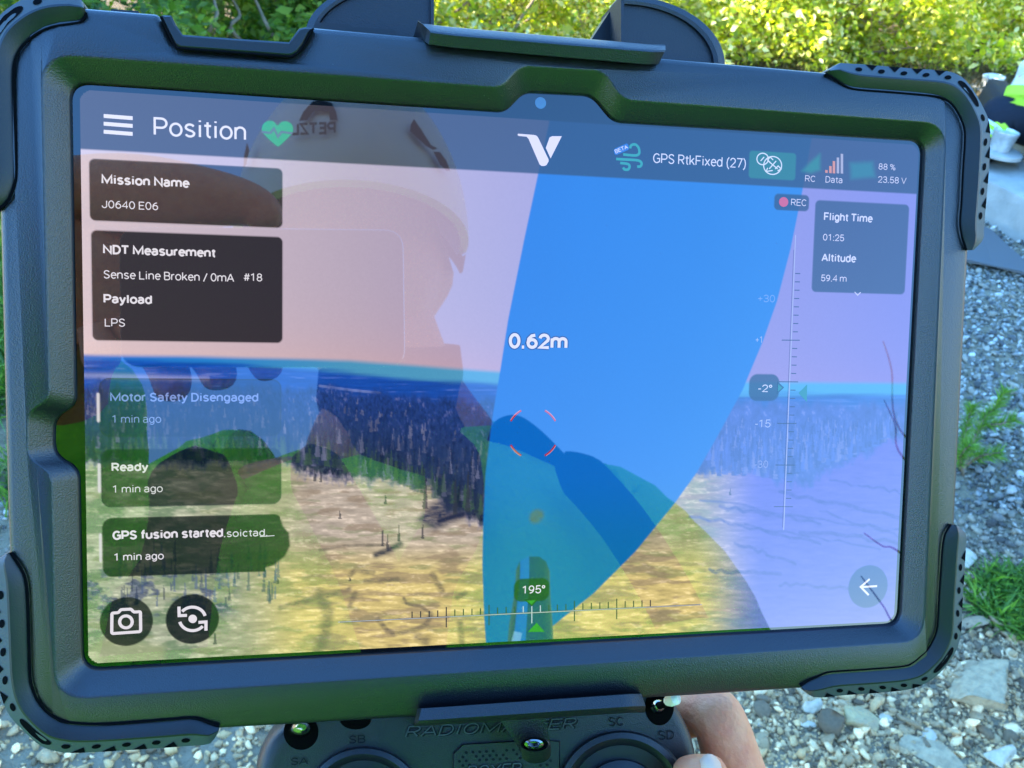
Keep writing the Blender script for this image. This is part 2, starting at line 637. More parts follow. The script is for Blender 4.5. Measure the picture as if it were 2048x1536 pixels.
def build_bumper(inn, out):
    N = 56
    a = resample([L(x, y, Z_FR - .0008) for x, y in catmull(inn, 5)], N)
    b = resample([L(x, y, .001) for x, y in catmull(out, 5)], N)
    w = np.linalg.norm((b - a)[:, :2], axis=1)
    k = np.clip(w / .0045, 0, 1)[:, None]

    def at(t, z):
        p = a + (b - a) * t
        return np.c_[p[:, :2], np.full(N, z)]
    g = Geo()
    kz = k[:, 0]
    r = [at(.0, .0015), at(.02, Z_FR - .0017), at(.07, Z_FR - .0013), at(.46, Z_FR + .0001)]
    mid = at(.53, Z_FR - .0001)
    low = at(.97, .0034)
    edge = at(1.0, .0026)
    back = at(.97, -.0135)
    for q in r[1:] + [mid]:
        q[:, 2] = Z_FR - .001 + (q[:, 2] - Z_FR + .001) * kz
    g.loft([[tuple(x) for x in q] for q in r + [mid]], False)
    g.loft([[tuple(x) for x in q] for q in (mid, low, edge, back)], False, mi=1)
    bo = g.build('corner_bumper', [m_rubber, m_rubber_lt], TAB, fix=True)
    auto_smooth(bo, 38)
    # dark gap against the case
    s = Geo().tube([(x, y, Z_FR - .0011) for x, y, z in at(-.01, 0)], .00028, 5)
    s.build('gap', m_seam, bo)
    # perforations in the sloping outer strip
    h = Geo()
    L1 = np.cumsum(np.r_[0, np.linalg.norm(np.diff(mid, axis=0), axis=1)])
    tot = L1[-1]

    def pt(s_, t):
        c = np.array([np.interp(s_, L1, mid[:, i]) for i in range(3)])
        d = np.array([np.interp(s_, L1, low[:, i]) for i in range(3)])
        return c + (d - c) * t
    # corner sits where the bend is strongest
    d = np.diff(mid[:, :2], axis=0)
    ang = np.unwrap(np.arctan2(d[:, 1], d[:, 0]))
    ci = int(np.argmin(abs(ang - (ang[8] + ang[-8]) / 2)))
    sc = L1[ci]
    sl = [pt(sc + x, y) for x, y in rounded([(-.0042, .22, .0), (.0042, .22, 0), (.0042, .72, 0), (-.0042, .72, 0)], 1)]

    def patch(ps):
        ps = [np.array(q) for q in ps]
        c = sum(ps) / len(ps)
        n = np.cross(ps[1] - ps[0], ps[2] - ps[0])
        n = n / (np.linalg.norm(n) + 1e-12)
        if n[2] < 0:
            n = -n
        i0 = len(h.v)
        h.v += [tuple(q + n * .00012) for q in ps] + [tuple(c + n * .00013)]
        for i in range(len(ps)):
            h.f.append((i0 + i, i0 + (i + 1) % len(ps), i0 + len(ps)))
            h.m.append(0)
    patch([pt(sc + .0046 * math.copysign(abs(math.cos(q)) ** .5, math.cos(q)), .46 + .3 * math.sin(q)) for q in np.linspace(0, 6.2832, 17)[:-1]])
    for sgn in (-1, 1):
        x = sc + sgn * .0078
        i = 0
        while .0065 < x < tot - .0065:
            if i % 2 == 0:
                patch([pt(x + .0010 * math.cos(q), .42 + .21 * math.sin(q)) for q in np.linspace(0, 6.2832, 13)[:-1]])
            else:
                patch([pt(x - .0017, .97), pt(x + .0015, .97), pt(x + .0006, .45)])
            i += 1
            x += sgn * .0033
    h.build('vent_hole', m_seam, bo, fix=False)
    return bo


for nm, inn, out in BUMP:
    build_bumper(inn, out)

# cover glass with its black border, and the little camera
g = Geo()
gl = loc_poly([(x + sx * 9, y + sy * 9, r) for (x, y, r), (sx, sy) in zip(INNER, [(-1, -1), (0, -1), (0, -1), (0, -1), (0, -1), (1, -1), (1, 1), (-1, 1), (-1, 0), (-1, 0), (-1, 0), (-1, 0)])], 0)
g.loft([gl, [(x, y, -.004) for x, y, z in gl]], True, True, True)
GLASS = g.build('cover_glass', m_bezel, TAB)
g = Geo()
c = L(1081, 206, .0)
r_ = .00145
g.loft([[(c[0] + r_ * k * math.cos(t), c[1] + r_ * k * math.sin(t), z) for t in np.linspace(0, 6.2832, 25)[:-1]] for k, z in ((1, .00003), (1, .00006), (.2, .00007))], True, False, True)
g.build('front_camera', m_lens, GLASS, fix=False)

# ------------------------------------------------------------------ the live picture on the display
NX, NY = 920, 575


def paint_video():
    us = np.linspace(-DW / 2, DW / 2, NX)
    vs = np.linspace(DH / 2, -DH / 2, NY)
    LX, LY = np.meshgrid(us, vs)
    c = np.einsum('ij,jkl->ikl', R_TC, np.stack([LX, LY, 0 * LX])) + T_TC[:, None, None]
    PX, PY = 1024 - F_PX * c[0] / c[2], 768 + F_PX * c[1] / c[2]
    img = np.zeros((NY, NX, 3))

    def canvas(px, py):
        x, y, _ = L(px, py)
        return (x + DW / 2) / DW * (NX - 1), (DH / 2 - y) / DH * (NY - 1)

    def mixin(mask, colr):
        m = np.clip(mask, 0, 1)[..., None]
        img[:] = img * (1 - m) + np.asarray(colr) * m

    def inpoly(pts, soft=1.2):
        P = np.array(pts, float)
        ins = np.zeros(PX.shape, bool)
        dmin = np.full(PX.shape, 1e9)
        for i in range(len(P)):
            (x0, y0), (x1, y1) = P[i], P[(i + 1) % len(P)]
            cnd = ((y0 > PY) != (y1 > PY))
            xi = x0 + (PY - y0) * (x1 - x0) / ((y1 - y0) if abs(y1 - y0) > 1e-9 else 1e-9)
            ins ^= cnd & (PX < xi)
            dx, dy = x1 - x0, y1 - y0
            t = np.clip(((PX - x0) * dx + (PY - y0) * dy) / (dx * dx + dy * dy + 1e-9), 0, 1)
            dmin = np.minimum(dmin, np.hypot(PX - x0 - t * dx, PY - y0 - t * dy))
        sd = np.where(ins, dmin, -dmin)
        return ss(-soft, soft, sd)

    def line(pts, w, soft=1.0):
        P = np.array(pts, float)
        dmin = np.full(PX.shape, 1e9)
        for (x0, y0), (x1, y1) in zip(P[:-1], P[1:]):
            dx, dy = x1 - x0, y1 - y0
            t = np.clip(((PX - x0) * dx + (PY - y0) * dy) / (dx * dx + dy * dy + 1e-9), 0, 1)
            dmin = np.minimum(dmin, np.hypot(PX - x0 - t * dx, PY - y0 - t * dy))
        return 1 - ss(w - soft, w + soft, dmin)

    hy = np.interp(PX, [150, 400, 700, 1000, 1485, 1820], [711, 714, 722, 745, 765, 767])
    d = PY - hy
    # sky
    kx = [160, 420, 700, 980, 1300, 1800]
    sky_c = np.stack([np.interp(PX, kx, v) for v in ([.66, .57, .47, .39, .30, .20], [.55, .47, .39, .32, .25, .18], [.61, .55, .50, .48, .50, .54])], -1)
    warm = np.exp(-np.clip(hy - PY, 0, 400) / 70.)[..., None] * np.interp(PX, [160, 900, 1500], [1, 1, .4])[..., None]
    img[:] = sky_c + warm * np.array([.10, .01, -.05])
    # far haze and ridges
    haze = np.stack([np.interp(PX, kx, v) for v in ([.02, .02, .07, .08, .07, .06], [.16, .22, .30, .32, .34, .33], [.62, .60, .50, .52, .60, .62])], -1)
    wob = (fbm(PX / 120, PY / 9, 3, 5) - .5) * 14
    mixin(ss(-7, 5, d + wob * .15), haze)
    deep = np.stack([np.interp(PX, kx, v) for v in ([.006, .006, .008, .010, .015, .025], [.075, .075, .07, .07, .10, .11], [.42, .42, .40, .39, .42, .44])], -1)
    thick = np.interp(PX, [150, 450, 800, 1800], [6, 15, 27, 24])
    dn = fbm(PX / 60, PY / 4.0, 4, 9)
    mixin(ss(thick - 9, thick + 7, d + wob), deep * (.65 + .7 * dn)[..., None])
    mixin(ss(.60, .78, dn) * ss(thick, thick + 20, d) * (1 - ss(80, 120, d)) * .45, [.16, .22, .55])
    mixin(np.exp(-((d - 40 - .02 * (PX - 200)) / 6) ** 2) * (PX < 420) * .5, [.40, .42, .70])
    mixin(line([(640, 772), (700, 780), (760, 786)], 2.5) * .5, [.3, .36, .66])
    # forest
    f0 = np.interp(PX, [150, 560, 700, 1000, 1480, 1800], [60, 56, 58, 60, 40, 40]) + (fbm(PX / 18, PY * 0, 3, 4) - .5) * 26
    fb = np.interp(PX, [150, 330, 470, 560, 640, 760, 860, 890, 955, 975, 1390, 1480, 1560, 1620, 1700, 1745, 1765, 1820],
                   [925, 930, 925, 925, 958, 960, 975, 1020, 1050, 1060, 955, 925, 962, 968, 925, 905, 880, 872])
    fb = fb + (fbm(PX / 14, PY * 0, 4, 8) - .5) * 30
    n0 = fbm(PX / 5, PY / 7, 3, 91)
    fo = ss(f0 - 12, f0 + 12, d) * (1 - ss(fb - 16, fb + 14, PY + (n0 - .5) * 22))
    hz = np.clip((d - 50) / 170, 0, 1)[..., None]
    rt = ss(1100, 1500, PX)[..., None]
    streak = fbm(PX / 11.0, PY / 14, 4, 21)[..., None]
    fine = fbm(PX / 2.8, PY / 5.5, 2, 25)[..., None]
    forest = (np.array([.014, .050, .25]) * (1 - hz) + np.array([.018, .026, .062]) * hz) * (.6 + .7 * streak) * (.5 + 1.0 * fine)
    forest = forest * (1 - rt) + (np.array([.06, .105, .42]) * (.65 + .7 * streak)) * rt
    mixin(fo, forest)
    mixin(fo * ss(.60, .80, (streak * .65 + fine * .35)[..., 0]) * .55, np.where(rt > .5, np.array([.20, .24, .60]), np.array([.19, .19, .34])))
    mixin(fo * ss(870, 960, PY) * (1 - rt[..., 0]) * ss(.35, .65, fine[..., 0]) * .55, [.055, .085, .085])
    # clearing
    fld = ss(fb - 16, fb + 14, PY + (n0 - .5) * 22) * (d > 60)
    n1 = fbm(PX / 70, PY / 14, 5, 31)
    n2 = fbm(PX / 26, PY / 5, 4, 37)
    n3 = fbm(PX / 8, PY / 3, 3, 41)
    mid_ = (ss(540, 640, PX) * (1 - ss(960, 1100, PX)) * (1 - ss(1090, 1160, PY)))[..., None]
    base = np.array([.40, .345, .225]) * (1 - mid_) + np.array([.48, .40, .33]) * mid_
    yel = ss(1060, 1170, PY) * ss(470, 620, PX)
    base = base * (1 - yel[..., None] * .8) + np.array([.72, .56, .19]) * yel[..., None] * .8
    leftg = 1 - ss(300, 620, PX)
    base = base * (1 - leftg[..., None] * .7) + np.array([.42, .50, .36]) * leftg[..., None] * .7  # greener on the left, with the jacket's reflection worked into the colour
    base = base * (.60 + .95 * n2)[..., None]
    gpat = ss(.50, .66, n1)[..., None] * .55
    base = base * (1 - gpat) + np.array([.20, .25, .10]) * (.6 + .8 * n3)[..., None] * gpat
    # more green patches and birch scrub on the left
    g2 = fbm(PX / 45, PY / 22, 4, 51)
    gm = (ss(.42, .60, g2) * (1 - ss(330, 560, PX)) * .75)[..., None]
    base = base * (1 - gm) + np.stack([.09 + .10 * n3, .17 + .14 * n3, .10 + .05 * n3], -1) * gm
    bm2 = (ss(.50, .62, fbm(PX / 30, PY / 16, 4, 57)) * ss(1120, 1165, PY) * (1 - ss(1215, 1250, PY)) * (1 - ss(430, 500, PX)) * .8)[..., None]
    base = base * (1 - bm2) + np.stack([.03 + .22 * n3 ** 2, .05 + .24 * n3 ** 2, .12 + .30 * n3 ** 2], -1) * bm2
    brn = (ss(.52, .66, fbm(PX / 60, PY / 12, 4, 58)) * ss(560, 640, PX) * (1 - ss(1380, 1480, PX)) * .6)[..., None]
    base = base * (1 - brn) + np.stack([.24 + .12 * n3, .17 + .09 * n3, .12 + .05 * n3], -1) * brn
    pale = ss(.56, .70, n2) * ss(.4, .6, n3)
    base = base + pale[..., None] * np.array([.16, .13, .11])
    lil = ss(1380, 1530, PX)[..., None]
    rfield = np.array([.125, .12, .56]) * (.80 + .4 * n2)[..., None]  # blue of the sky's reflection worked into this field's colour
    warmr = (1 - ss(1250, 1500, PX - (PY - 950) * .0))[..., None]
    base = base * (1 - lil) + rfield * lil
    mixin(fld, base)
    # dark tracks over the clearing on the right
    for k, (x0, y0, x1, y1) in enumerate([(1400, 1000, 1800, 1062), (1440, 1012, 1640, 1046), (1560, 985, 1800, 1035), (1490, 1052, 1760, 1098), (1380, 1030, 1640, 1085),
                                          (1600, 1062, 1800, 1085), (1660, 960, 1800, 985), (1470, 1085, 1590, 1128), (1420, 1140, 1560, 1150), (1640, 1020, 1800, 1075), (1560, 1168, 1700, 1175)]):
        xs = np.linspace(x0, x1, 14)
        ys = y0 + (y1 - y0) * np.linspace(0, 1, 14) + (np.random.default_rng(k).random(14) - .5) * 9
        mixin(line(list(zip(xs, ys)), 2.2 + (k % 3) * .8, 2.2) * (.15 + .75 * n3), [.045, .055, .30])
    # low scrub, ditches and single trees in the clearing
    r2 = np.random.default_rng(5)
    for pts, w in [([(755, 1238), (775, 1262), (790, 1268), (830, 1262), (855, 1245), (862, 1228)], 5), ([(808, 1195), (812, 1206), (840, 1212), (858, 1226)], 3),
                   ([(640, 1190), (655, 1225), (650, 1268), (638, 1300)], 11), ([(835, 1275), (850, 1282)], 9), ([(920, 1245), (925, 1290)], 6), ([(730, 1163), (795, 1158)], 5),
                   ([(700, 1150), (712, 1140), (745, 1145)], 5), ([(865, 1150), (880, 1170), (885, 1180)], 6), ([(710, 1185), (700, 1210)], 5), ([(915, 1195), (930, 1185)], 5),
                   ([(560, 1215), (700, 1178)], 5), ([(640, 1100), (690, 1092), (770, 1090)], 3)]:
        P = np.array(pts, float) + (r2.random((len(pts), 2)) - .5) * 3
        mixin(line(P, w, w * .7) * (.2 + .75 * n3), [.13, .11, .085])
    mixin(inpoly([(835, 1040), (860, 1010), (900, 990), (950, 900), (968, 900), (966, 1020), (930, 1035), (870, 1060)], 9) * (.45 + .7 * n3), [.02, .03, .075])
    mixin(line([(878, 1042), (925, 1028)], 4, 3), [.02, .025, .06])
    mixin(line([(752, 1110), (778, 1100), (800, 1088)], 6, 5) * (.5 + .6 * n3), [.015, .025, .05])

    def tree(px, py, h, wd, colr, a):
        cx, cy = canvas(px, py)
        _, ty = canvas(px, py - h)
        x0, x1 = int(max(cx - wd, 0)), int(min(cx + wd + 1, NX))
        y0, y1 = int(max(ty, 0)), int(min(cy, NY))
        if x1 <= x0 or y1 <= y0:
            return
        yy, xx = np.mgrid[y0:y1, x0:x1]
        t = (yy - ty) / max(cy - ty, 1)
        m = (np.abs(xx - cx) < wd * (.18 + .82 * t) * (.7 + .5 * r2.random(yy.shape)))[..., None] * a
        img[y0:y1, x0:x1] = img[y0:y1, x0:x1] * (1 - m) + np.array(colr) * m
    for i in range(4200):
        x = r2.uniform(165, 985) if r2.random() < .72 else r2.uniform(1390, 1800)
        hyx = np.interp(x, [150, 700, 1000, 1485, 1820], [711, 722, 745, 765, 767])
        lo = np.interp(x, [150, 560, 760, 980, 1390, 1560, 1700, 1800], [925, 925, 960, 1040, 950, 960, 920, 872])
        t = r2.random() ** .7
        y = hyx + 75 + (lo - hyx - 75) * t
        hgt = (8 + 34 * t) * r2.uniform(.6, 1.3)
        v = r2.random()
        if x < 1000:
            colr = np.array([.020, .034, .072]) * (.35 + .9 * v) + np.array([0, .02, .15]) * (1 - t)
            if r2.random() < .09:
                colr = np.array([.15, .16, .27]) * r2.uniform(.6, 1.3)
            elif t > .85 and r2.random() < .45:
                colr = np.array([.05, .10, .06])
        else:
            colr = np.array([.055, .10, .40]) * (.6 + .9 * v)
            if r2.random() < .11:
                colr = np.array([.17, .21, .55])
        tree(x, y, hgt, 1.1 + 2.2 * t, colr, .55)
    for i in range(70):
        tree(r2.uniform(240, 560), r2.uniform(1120, 1225), r2.uniform(20, 55), r2.uniform(1, 2.4), np.array([.05, .08, .16]) * r2.uniform(.5, 1.8), .6)
    for x, y, h in [(630, 965, 26), (642, 966, 24), (765, 1095, 40), (775, 1100, 30), (798, 1085, 34), (845, 1080, 34), (910, 1030, 70), (935, 1026, 80), (700, 1165, 10), (680, 1040, 18),
                    (771, 1010, 20), (850, 1020, 60), (1460, 992, 14), (430, 1290, 26), (556, 1170, 14)]:
        tree(x, y, h, 3.2 if h > 50 else 1.8, [.03, .035, .05], .75)
    mixin(inpoly([(170, 1300), (215, 1268), (330, 1290), (330, 1330), (170, 1330)], 12) * .4, [.55, .55, .30])
    # the turbine blade
    blade = [(1104, 170), (1098, 246), (1075, 353), (1048, 480), (1030, 570), (1016, 640), (1000, 743), (984, 839), (971, 948), (966.5, 1034), (964.5, 1130), (968, 1230), (974, 1320), (1085, 1320), (1098, 1258),
             (1188, 1186), (1271, 1103), (1349, 1007), (1394, 944), (1435, 872), (1485, 780), (1526, 682), (1554, 602), (1581, 498), (1596, 425), (1605, 380), (1622, 284), (1640, 170)]
    bc = np.stack([np.interp(PX + PY * .2, [1100, 1500, 1750], v) for v in ([.002, .004, .010], [.135, .15, .17], [.56, .56, .58])], -1)
    bc = bc * (1 + .05 * (fbm(PX / 90, PY / 160, 2, 61) - .5))[..., None]
    low = ss(930, 1120, PY)[..., None]
    bc = bc * (1 - low * .16) + np.array([0, .03, -.05]) * low
    mixin(inpoly(blade, 1.6), bc)
    mixin((1 - ss(9, 19, np.hypot(PX - 1073, (PY - 1033) * 1.0 + (PX - 1073) * .2))) * (.4 + .6 * n3), [.10, .12, .08])
    mixin(np.exp(-((PX - 1095) / 22) ** 2 - ((PY - 1047 - (PX - 1095) * .45) / 6) ** 2) * .5, [.01, .14, .42])
    # the probe reaching up to the blade
    probe = [(1012, 1320), (1018, 1250), (1030, 1180), (1032, 1140), (1040, 1122), (1055, 1113), (1078, 1113), (1092, 1123), (1099, 1142), (1101, 1200), (1106, 1260), (1108, 1320)]
    sx = np.interp(PY, [1110, 1150, 1320], [1066, 1066, 1060])
    hw = np.interp(PY, [1110, 1150, 1320], [34, 34, 48])
    tx = (PX - sx) / hw
    pc = np.stack([np.interp(tx, [-1, -.8, -.72, -.25, -.2, .6, .9, 1], v) for v in ([.05, .02, .006, .01, .006, .008, .03, .10], [.10, .05, .13, .15, .045, .06, .10, .16], [.16, .12, .55, .52, .17, .14, .14, .14])], -1)
    mixin(inpoly(probe, 1.5), pc)
    mixin(inpoly([(1028, 1262), (1044, 1266), (1040, 1285), (1022, 1285)], 1.5) * .6, [.25, .5, .8])
    img[:] *= (1 + .05 * (fbm(PX / 2.2, PY / 2.2, 1, 71) - .5))[..., None]
    img[:] = np.clip(img, 0, 1)

    # interface panels
    def rrect(p0, p1, r, soft=.00018):
        """rounded rectangle from two opposite photo corners, radius in metres"""
        (x0, y0, _), (x1, y1, _) = L(*p0), L(*p1)
        x0, x1, y0, y1 = min(x0, x1), max(x0, x1), min(y0, y1), max(y0, y1)
        cx, cy = (x0 + x1) / 2, (y0 + y1) / 2
        qx, qy = abs(LX - cx) - (x1 - x0) / 2 + r, abs(LY - cy) - (y1 - y0) / 2 + r
        sd = np.hypot(np.maximum(qx, 0), np.maximum(qy, 0)) + np.minimum(np.maximum(qx, qy), 0) - r
        return 1 - ss(-soft, soft, sd), sd

    def panel(p0, p1, r, k, tint=(0, 0, 0), border=0.):
        m, sd = rrect(p0, p1, r)
        mm = m[..., None]
        img[:] = img * (1 - mm) + (img * k + np.array(tint)) * mm
        if border:
            bm_ = (1 - ss(.0, .00022, abs(sd)))[..., None] * border
            img[:] = img * (1 - bm_) + np.array([.01, .02, .03]) * bm_
    yh = L(640, 324)[1]
    hm = ss(-.00012, .00012, LY - yh)[..., None]
    img[:] = img * (1 - hm) + (img * .105 + .004) * hm
    panel((178, 317), (565, 456), .0013, .055, (.010, .008, .009))
    panel((182, 460), (565, 686), .0013, .05, (.008, .007, .009))
    panel((199, 757), (562, 871), .0022, .52, (.0, .004, .012), .8)
    panel((202, 899), (562, 1007), .0022, .20, (.0, .004, .002), .85)
    # the last card smears over its right end
    m, sd = rrect((204, 1036), (566, 1142), .0024)
    m2 = inpoly([(540, 1032), (562, 1040), (566, 1052), (578, 1066), (580, 1092), (570, 1112), (548, 1130), (520, 1138), (500, 1136), (500, 1035)], 3)
    mm = np.clip(np.maximum(m * (PX < 530 + 30 * (PY < 1050)), m2), 0, 1)[..., None]
    img[:] = img * (1 - mm) + (img * .09 + np.array([.003, .010, .005])) * mm
    panel((1631, 400), (1809, 589), .0013, .10, (.012, .016, .036))
    panel((1549, 387), (1617, 423), .0012, .12, (.004, .006, .014))
    panel((1499, 748), (1557, 802), .0024, .10, (.003, .022, .055))
    panel((1028, 1158), (1098, 1201), .0022, .10, (.004, .022, .008))
    panel((1499, 301), (1590, 361), .0009, .25, (.008, .13, .08))
    for px_, py_, rr, k, tn in [(253, 1243, 53, .10, (.002, .01, .003)), (385, 1238, 53, .06, (.003, .008, .006)), (1736, 1173, 39, .12, (0, .03, .17))]:
        cx, cy, _ = L(px_, py_)
        x1, y1, _ = L(px_ + rr, py_)
        sd = np.hypot(LX - cx, LY - cy) - (x1 - cx)
        mm = (1 - ss(-.00015, .00015, sd))[..., None]
        img[:] = img * (1 - mm) + (img * k + np.array(tn)) * mm
    # white edge bars beside the messages
    for a, b in [((193, 785), (200, 845)), ((195, 926), (202, 986)), ((198, 1066), (204, 1125))]:
        m, sd = rrect(a, b, .0005)
        mixin(m * .9, [.74, .70, .74])
    # soft green status marks
    mixin(inpoly([(1604, 342), (1620, 325), (1640, 308), (1640, 340), (1622, 346)], 6) * .8, [.012, .20, .12])
    mixin(inpoly([(1700, 326), (1745, 324), (1750, 354), (1702, 358)], 7) * .75, [.012, .17, .15])
    V = np.stack([LX, LY, np.full(LX.shape, .00004)], -1).reshape(-1, 3)
    ii = np.arange(NX * NY).reshape(NY, NX)
    Fq = np.stack([ii[:-1, :-1], ii[1:, :-1], ii[1:, 1:], ii[:-1, 1:]], -1)
    # rounded display corners
    cr = .0032
    qx, qy = abs(LX) - DW / 2 + cr, abs(LY) - DH / 2 + cr
    out = (np.hypot(np.maximum(qx, 0), np.maximum(qy, 0)) > cr)
    keep = ~(out[:-1, :-1] & out[1:, 1:] & out[1:, :-1] & out[:-1, 1:])
    return V, Fq[keep], img.reshape(-1, 3)


_V, _Fq, _C = paint_video()
SCREEN = fast_mesh('screen', _V, _Fq, glass_emit('display_picture'), TAB, col=_C)

# ------------------------------------------------------------------ stroke lettering (cap height 1)
GL = {
    ' ': (.30, []), '.': (.30, [[(.03, .01), (.19, .01)]]), '-': (.42, [[(.04, .40), (.36, .40)]]), '+': (.72, [[(.06, .45), (.64, .45)], [(.35, .16), (.35, .74)]]),
    ':': (.30, [[(.05, .02), (.19, .02)], [(.05, .62), (.19, .62)]]), '/': (.52, [[(.02, -.10), (.46, 1)]]), '(': (.44, [[(.36, 1.08), (.18, .82), (.11, .42), (.18, .0), (.36, -.26)]]),
    ')': (.44, [[(.06, 1.08), (.24, .82), (.31, .42), (.24, .0), (.06, -.26)]]), '%': (.92, [[(.22, .80, .17, .19, 0, 360)], [(.70, .20, .17, .19, 0, 360)], [(.22, .08), (.70, .92)]]),
    '#': (.80, [[(.20, 0), (.34, 1)], [(.48, 0), (.62, 1)], [(.02, .32), (.70, .32)], [(.10, .68), (.76, .68)]]), '\u00b0': (.44, [[(.20, .82, .15, .16, 0, 360)]]),
    'A': (.88, [[(.02, 0), (.42, 1)], [(.42, 1), (.82, 0)], [(.15, .32), (.69, .32)]]), 'B': (.82, [[(.08, 0), (.08, 1), (.40, 1), (.42, .765, .26, .235, 88, -88), (.08, .53)], [(.40, .53), (.44, .265, .28, .265, 90, -90), (.08, 0)]]),
    'C': (.88, [[(.44, .5, .37, .5, 40, 180), (.44, .5, .37, .5, 180, 320)]]), 'D': (.86, [[(.08, 0), (.08, 1), (.34, 1), (.36, .5, .40, .5, 88, -88), (.34, 0), (.08, 0)]]),
    'E': (.76, [[(.68, 1), (.08, 1), (.08, 0), (.68, 0)], [(.08, .53), (.60, .53)]]), 'F': (.74, [[(.68, 1), (.08, 1), (.08, 0)], [(.08, .50), (.60, .50)]]),
    'G': (.92, [[(.46, .5, .38, .5, 42, 180), (.46, .5, .38, .5, 180, 302), (.80, .14), (.80, .48), (.48, .48)]]), 'I': (.38, [[(.17, 0), (.17, 1)]]),
    'J': (.74, [[(.60, 1), (.60, .30), (.34, .28, .27, .28, 0, -180)]]), 'L': (.70, [[(.08, 1), (.08, 0), (.64, 0)]]), 'M': (1.18, [[(.08, 0), (.08, 1), (.56, .12), (1.04, 1), (1.04, 0)]]),
    'N': (.96, [[(.08, 0), (.08, 1), (.82, 0), (.82, 1)]]), 'O': (.92, [[(.44, .5, .38, .5, 90, 450)]]), 'P': (.84, [[(.08, 0), (.08, 1), (.40, 1), (.44, .715, .29, .285, 90, -90), (.08, .43)]]),
    'R': (.84, [[(.08, 0), (.08, 1), (.40, 1), (.43, .735, .28, .265, 90, -90), (.08, .47)], [(.40, .47), (.72, 0)]]),
    'S': (.80, [[(.38, .735, .29, .265, 20, 180), (.10, .68), (.20, .58), (.52, .45), (.66, .33), (.37, .265, .30, .265, 0, -165)]]), 'T': (.82, [[(.02, 1), (.76, 1)], [(.39, 1), (.39, 0)]]),
    'U': (.88, [[(.08, 1), (.08, .32), (.42, .32, .34, .32, 180, 360), (.76, 1)]]), 'V': (.86, [[(.02, 1), (.41, 0), (.80, 1)]]), 'X': (.86, [[(.04, 1), (.78, 0)], [(.04, 0), (.78, 1)]]), 'Z': (.82, [[(.06, 1), (.72, 1), (.06, 0), (.74, 0)]]),
    'a': (.74, [[(.32, .54, .24, .20, 160, 30), (.58, .52), (.58, 0)], [(.58, .42), (.34, .42), (.30, .21, .23, .21, 90, 270), (.46, .04), (.58, .16)]]),
    'b': (.76, [[(.08, 1.04), (.08, 0)], [(.36, .37, .28, .37, 180, -180)]]), 'c': (.71, [[(.36, .37, .29, .37, 45, 180), (.36, .37, .29, .37, 180, 315)]]), 'd': (.76, [[(.62, 1.04), (.62, 0)], [(.34, .37, .28, .37, 0, 360)]]),
    'e': (.72, [[(.08, .40), (.64, .40), (.36, .37, .28, .37, 5, 180), (.36, .37, .28, .37, 180, 318)]]), 'f': (.48, [[(.20, 0), (.20, .82), (.38, .84, .18, .20, 180, 85)], [(.03, .72), (.42, .72)]]),
    'g': (.76, [[(.62, .74), (.62, -.04), (.36, -.02, .26, .24, 0, -150)], [(.34, .37, .28, .37, 0, 360)]]), 'h': (.76, [[(.08, 1.04), (.08, 0)], [(.08, .48), (.36, .48, .26, .26, 150, 0), (.62, 0)]]),
    'i': (.34, [[(.15, 0), (.15, .74)], [(.15, .93), (.15, 1.03)]]), 'k': (.70, [[(.08, 1.04), (.08, 0)], [(.08, .26), (.56, .74)], [(.26, .44), (.62, 0)]]), 'l': (.34, [[(.15, 0), (.15, 1.04)]]),
    'm': (1.20, [[(.08, 0), (.08, .74)], [(.08, .50), (.34, .50, .24, .24, 150, 0), (.58, 0)], [(.58, .50), (.83, .50, .24, .24, 165, 0), (1.07, 0)]]), 'n': (.76, [[(.08, 0), (.08, .74)], [(.08, .48), (.36, .48, .26, .26, 150, 0), (.62, 0)]]),
    'o': (.78, [[(.37, .37, .31, .37, 90, 450)]]), 'r': (.48, [[(.08, 0), (.08, .74)], [(.08, .46), (.32, .46, .24, .27, 160, 70)]]),
    's': (.70, [[(.33, .55, .23, .19, 25, 180), (.12, .48), (.24, .40), (.46, .33), (.57, .22), (.33, .19, .24, .19, 0, -160)]]), 't': (.46, [[(.20, .94), (.20, .18), (.36, .18, .16, .17, 180, 275)], [(.02, .72), (.40, .72)]]),
    'u': (.76, [[(.08, .74), (.08, .26), (.34, .27, .26, .26, 180, 330), (.60, .24)], [(.62, .74), (.62, 0)]]), 'x': (.68, [[(.04, .74), (.58, 0)], [(.04, 0), (.58, .74)]]), 'y': (.68, [[(.04, .74), (.33, .02)], [(.60, .74), (.30, -.10), (.20, -.24), (.04, -.26)]]),
    '0': (.78, [[(.37, .5, .30, .5, 90, 450)]]), '1': (.78, [[(.12, .80), (.42, .97), (.42, 0)]]), '2': (.78, [[(.37, .71, .29, .29, 175, 0), (.62, .56), (.08, 0), (.70, 0)]]),
    '3': (.78, [[(.36, .75, .27, .25, 165, -70), (.26, .53)], [(.26, .53), (.38, .53), (.37, .265, .30, .265, 75, -165)]]), '4': (.78, [[(.54, 0), (.54, 1), (.04, .28), (.72, .28)]]),
    '5': (.78, [[(.64, 1), (.18, 1), (.12, .50), (.28, .57), (.37, .305, .30, .305, 100, -165)]]), '6': (.78, [[(.58, .98), (.34, .92), (.14, .68), (.09, .40), (.38, .31, .28, .31, 165, -180)]]),
    '7': (.76, [[(.04, 1), (.68, 1), (.26, 0)]]), '8': (.78, [[(.37, .76, .25, .24, -90, 270)], [(.37, .265, .29, .265, 90, 450)]]), '9': (.78, [[(.16, .02), (.40, .08), (.58, .28), (.65, .60), (.36, .69, .28, .31, -15, 345)]]),
}


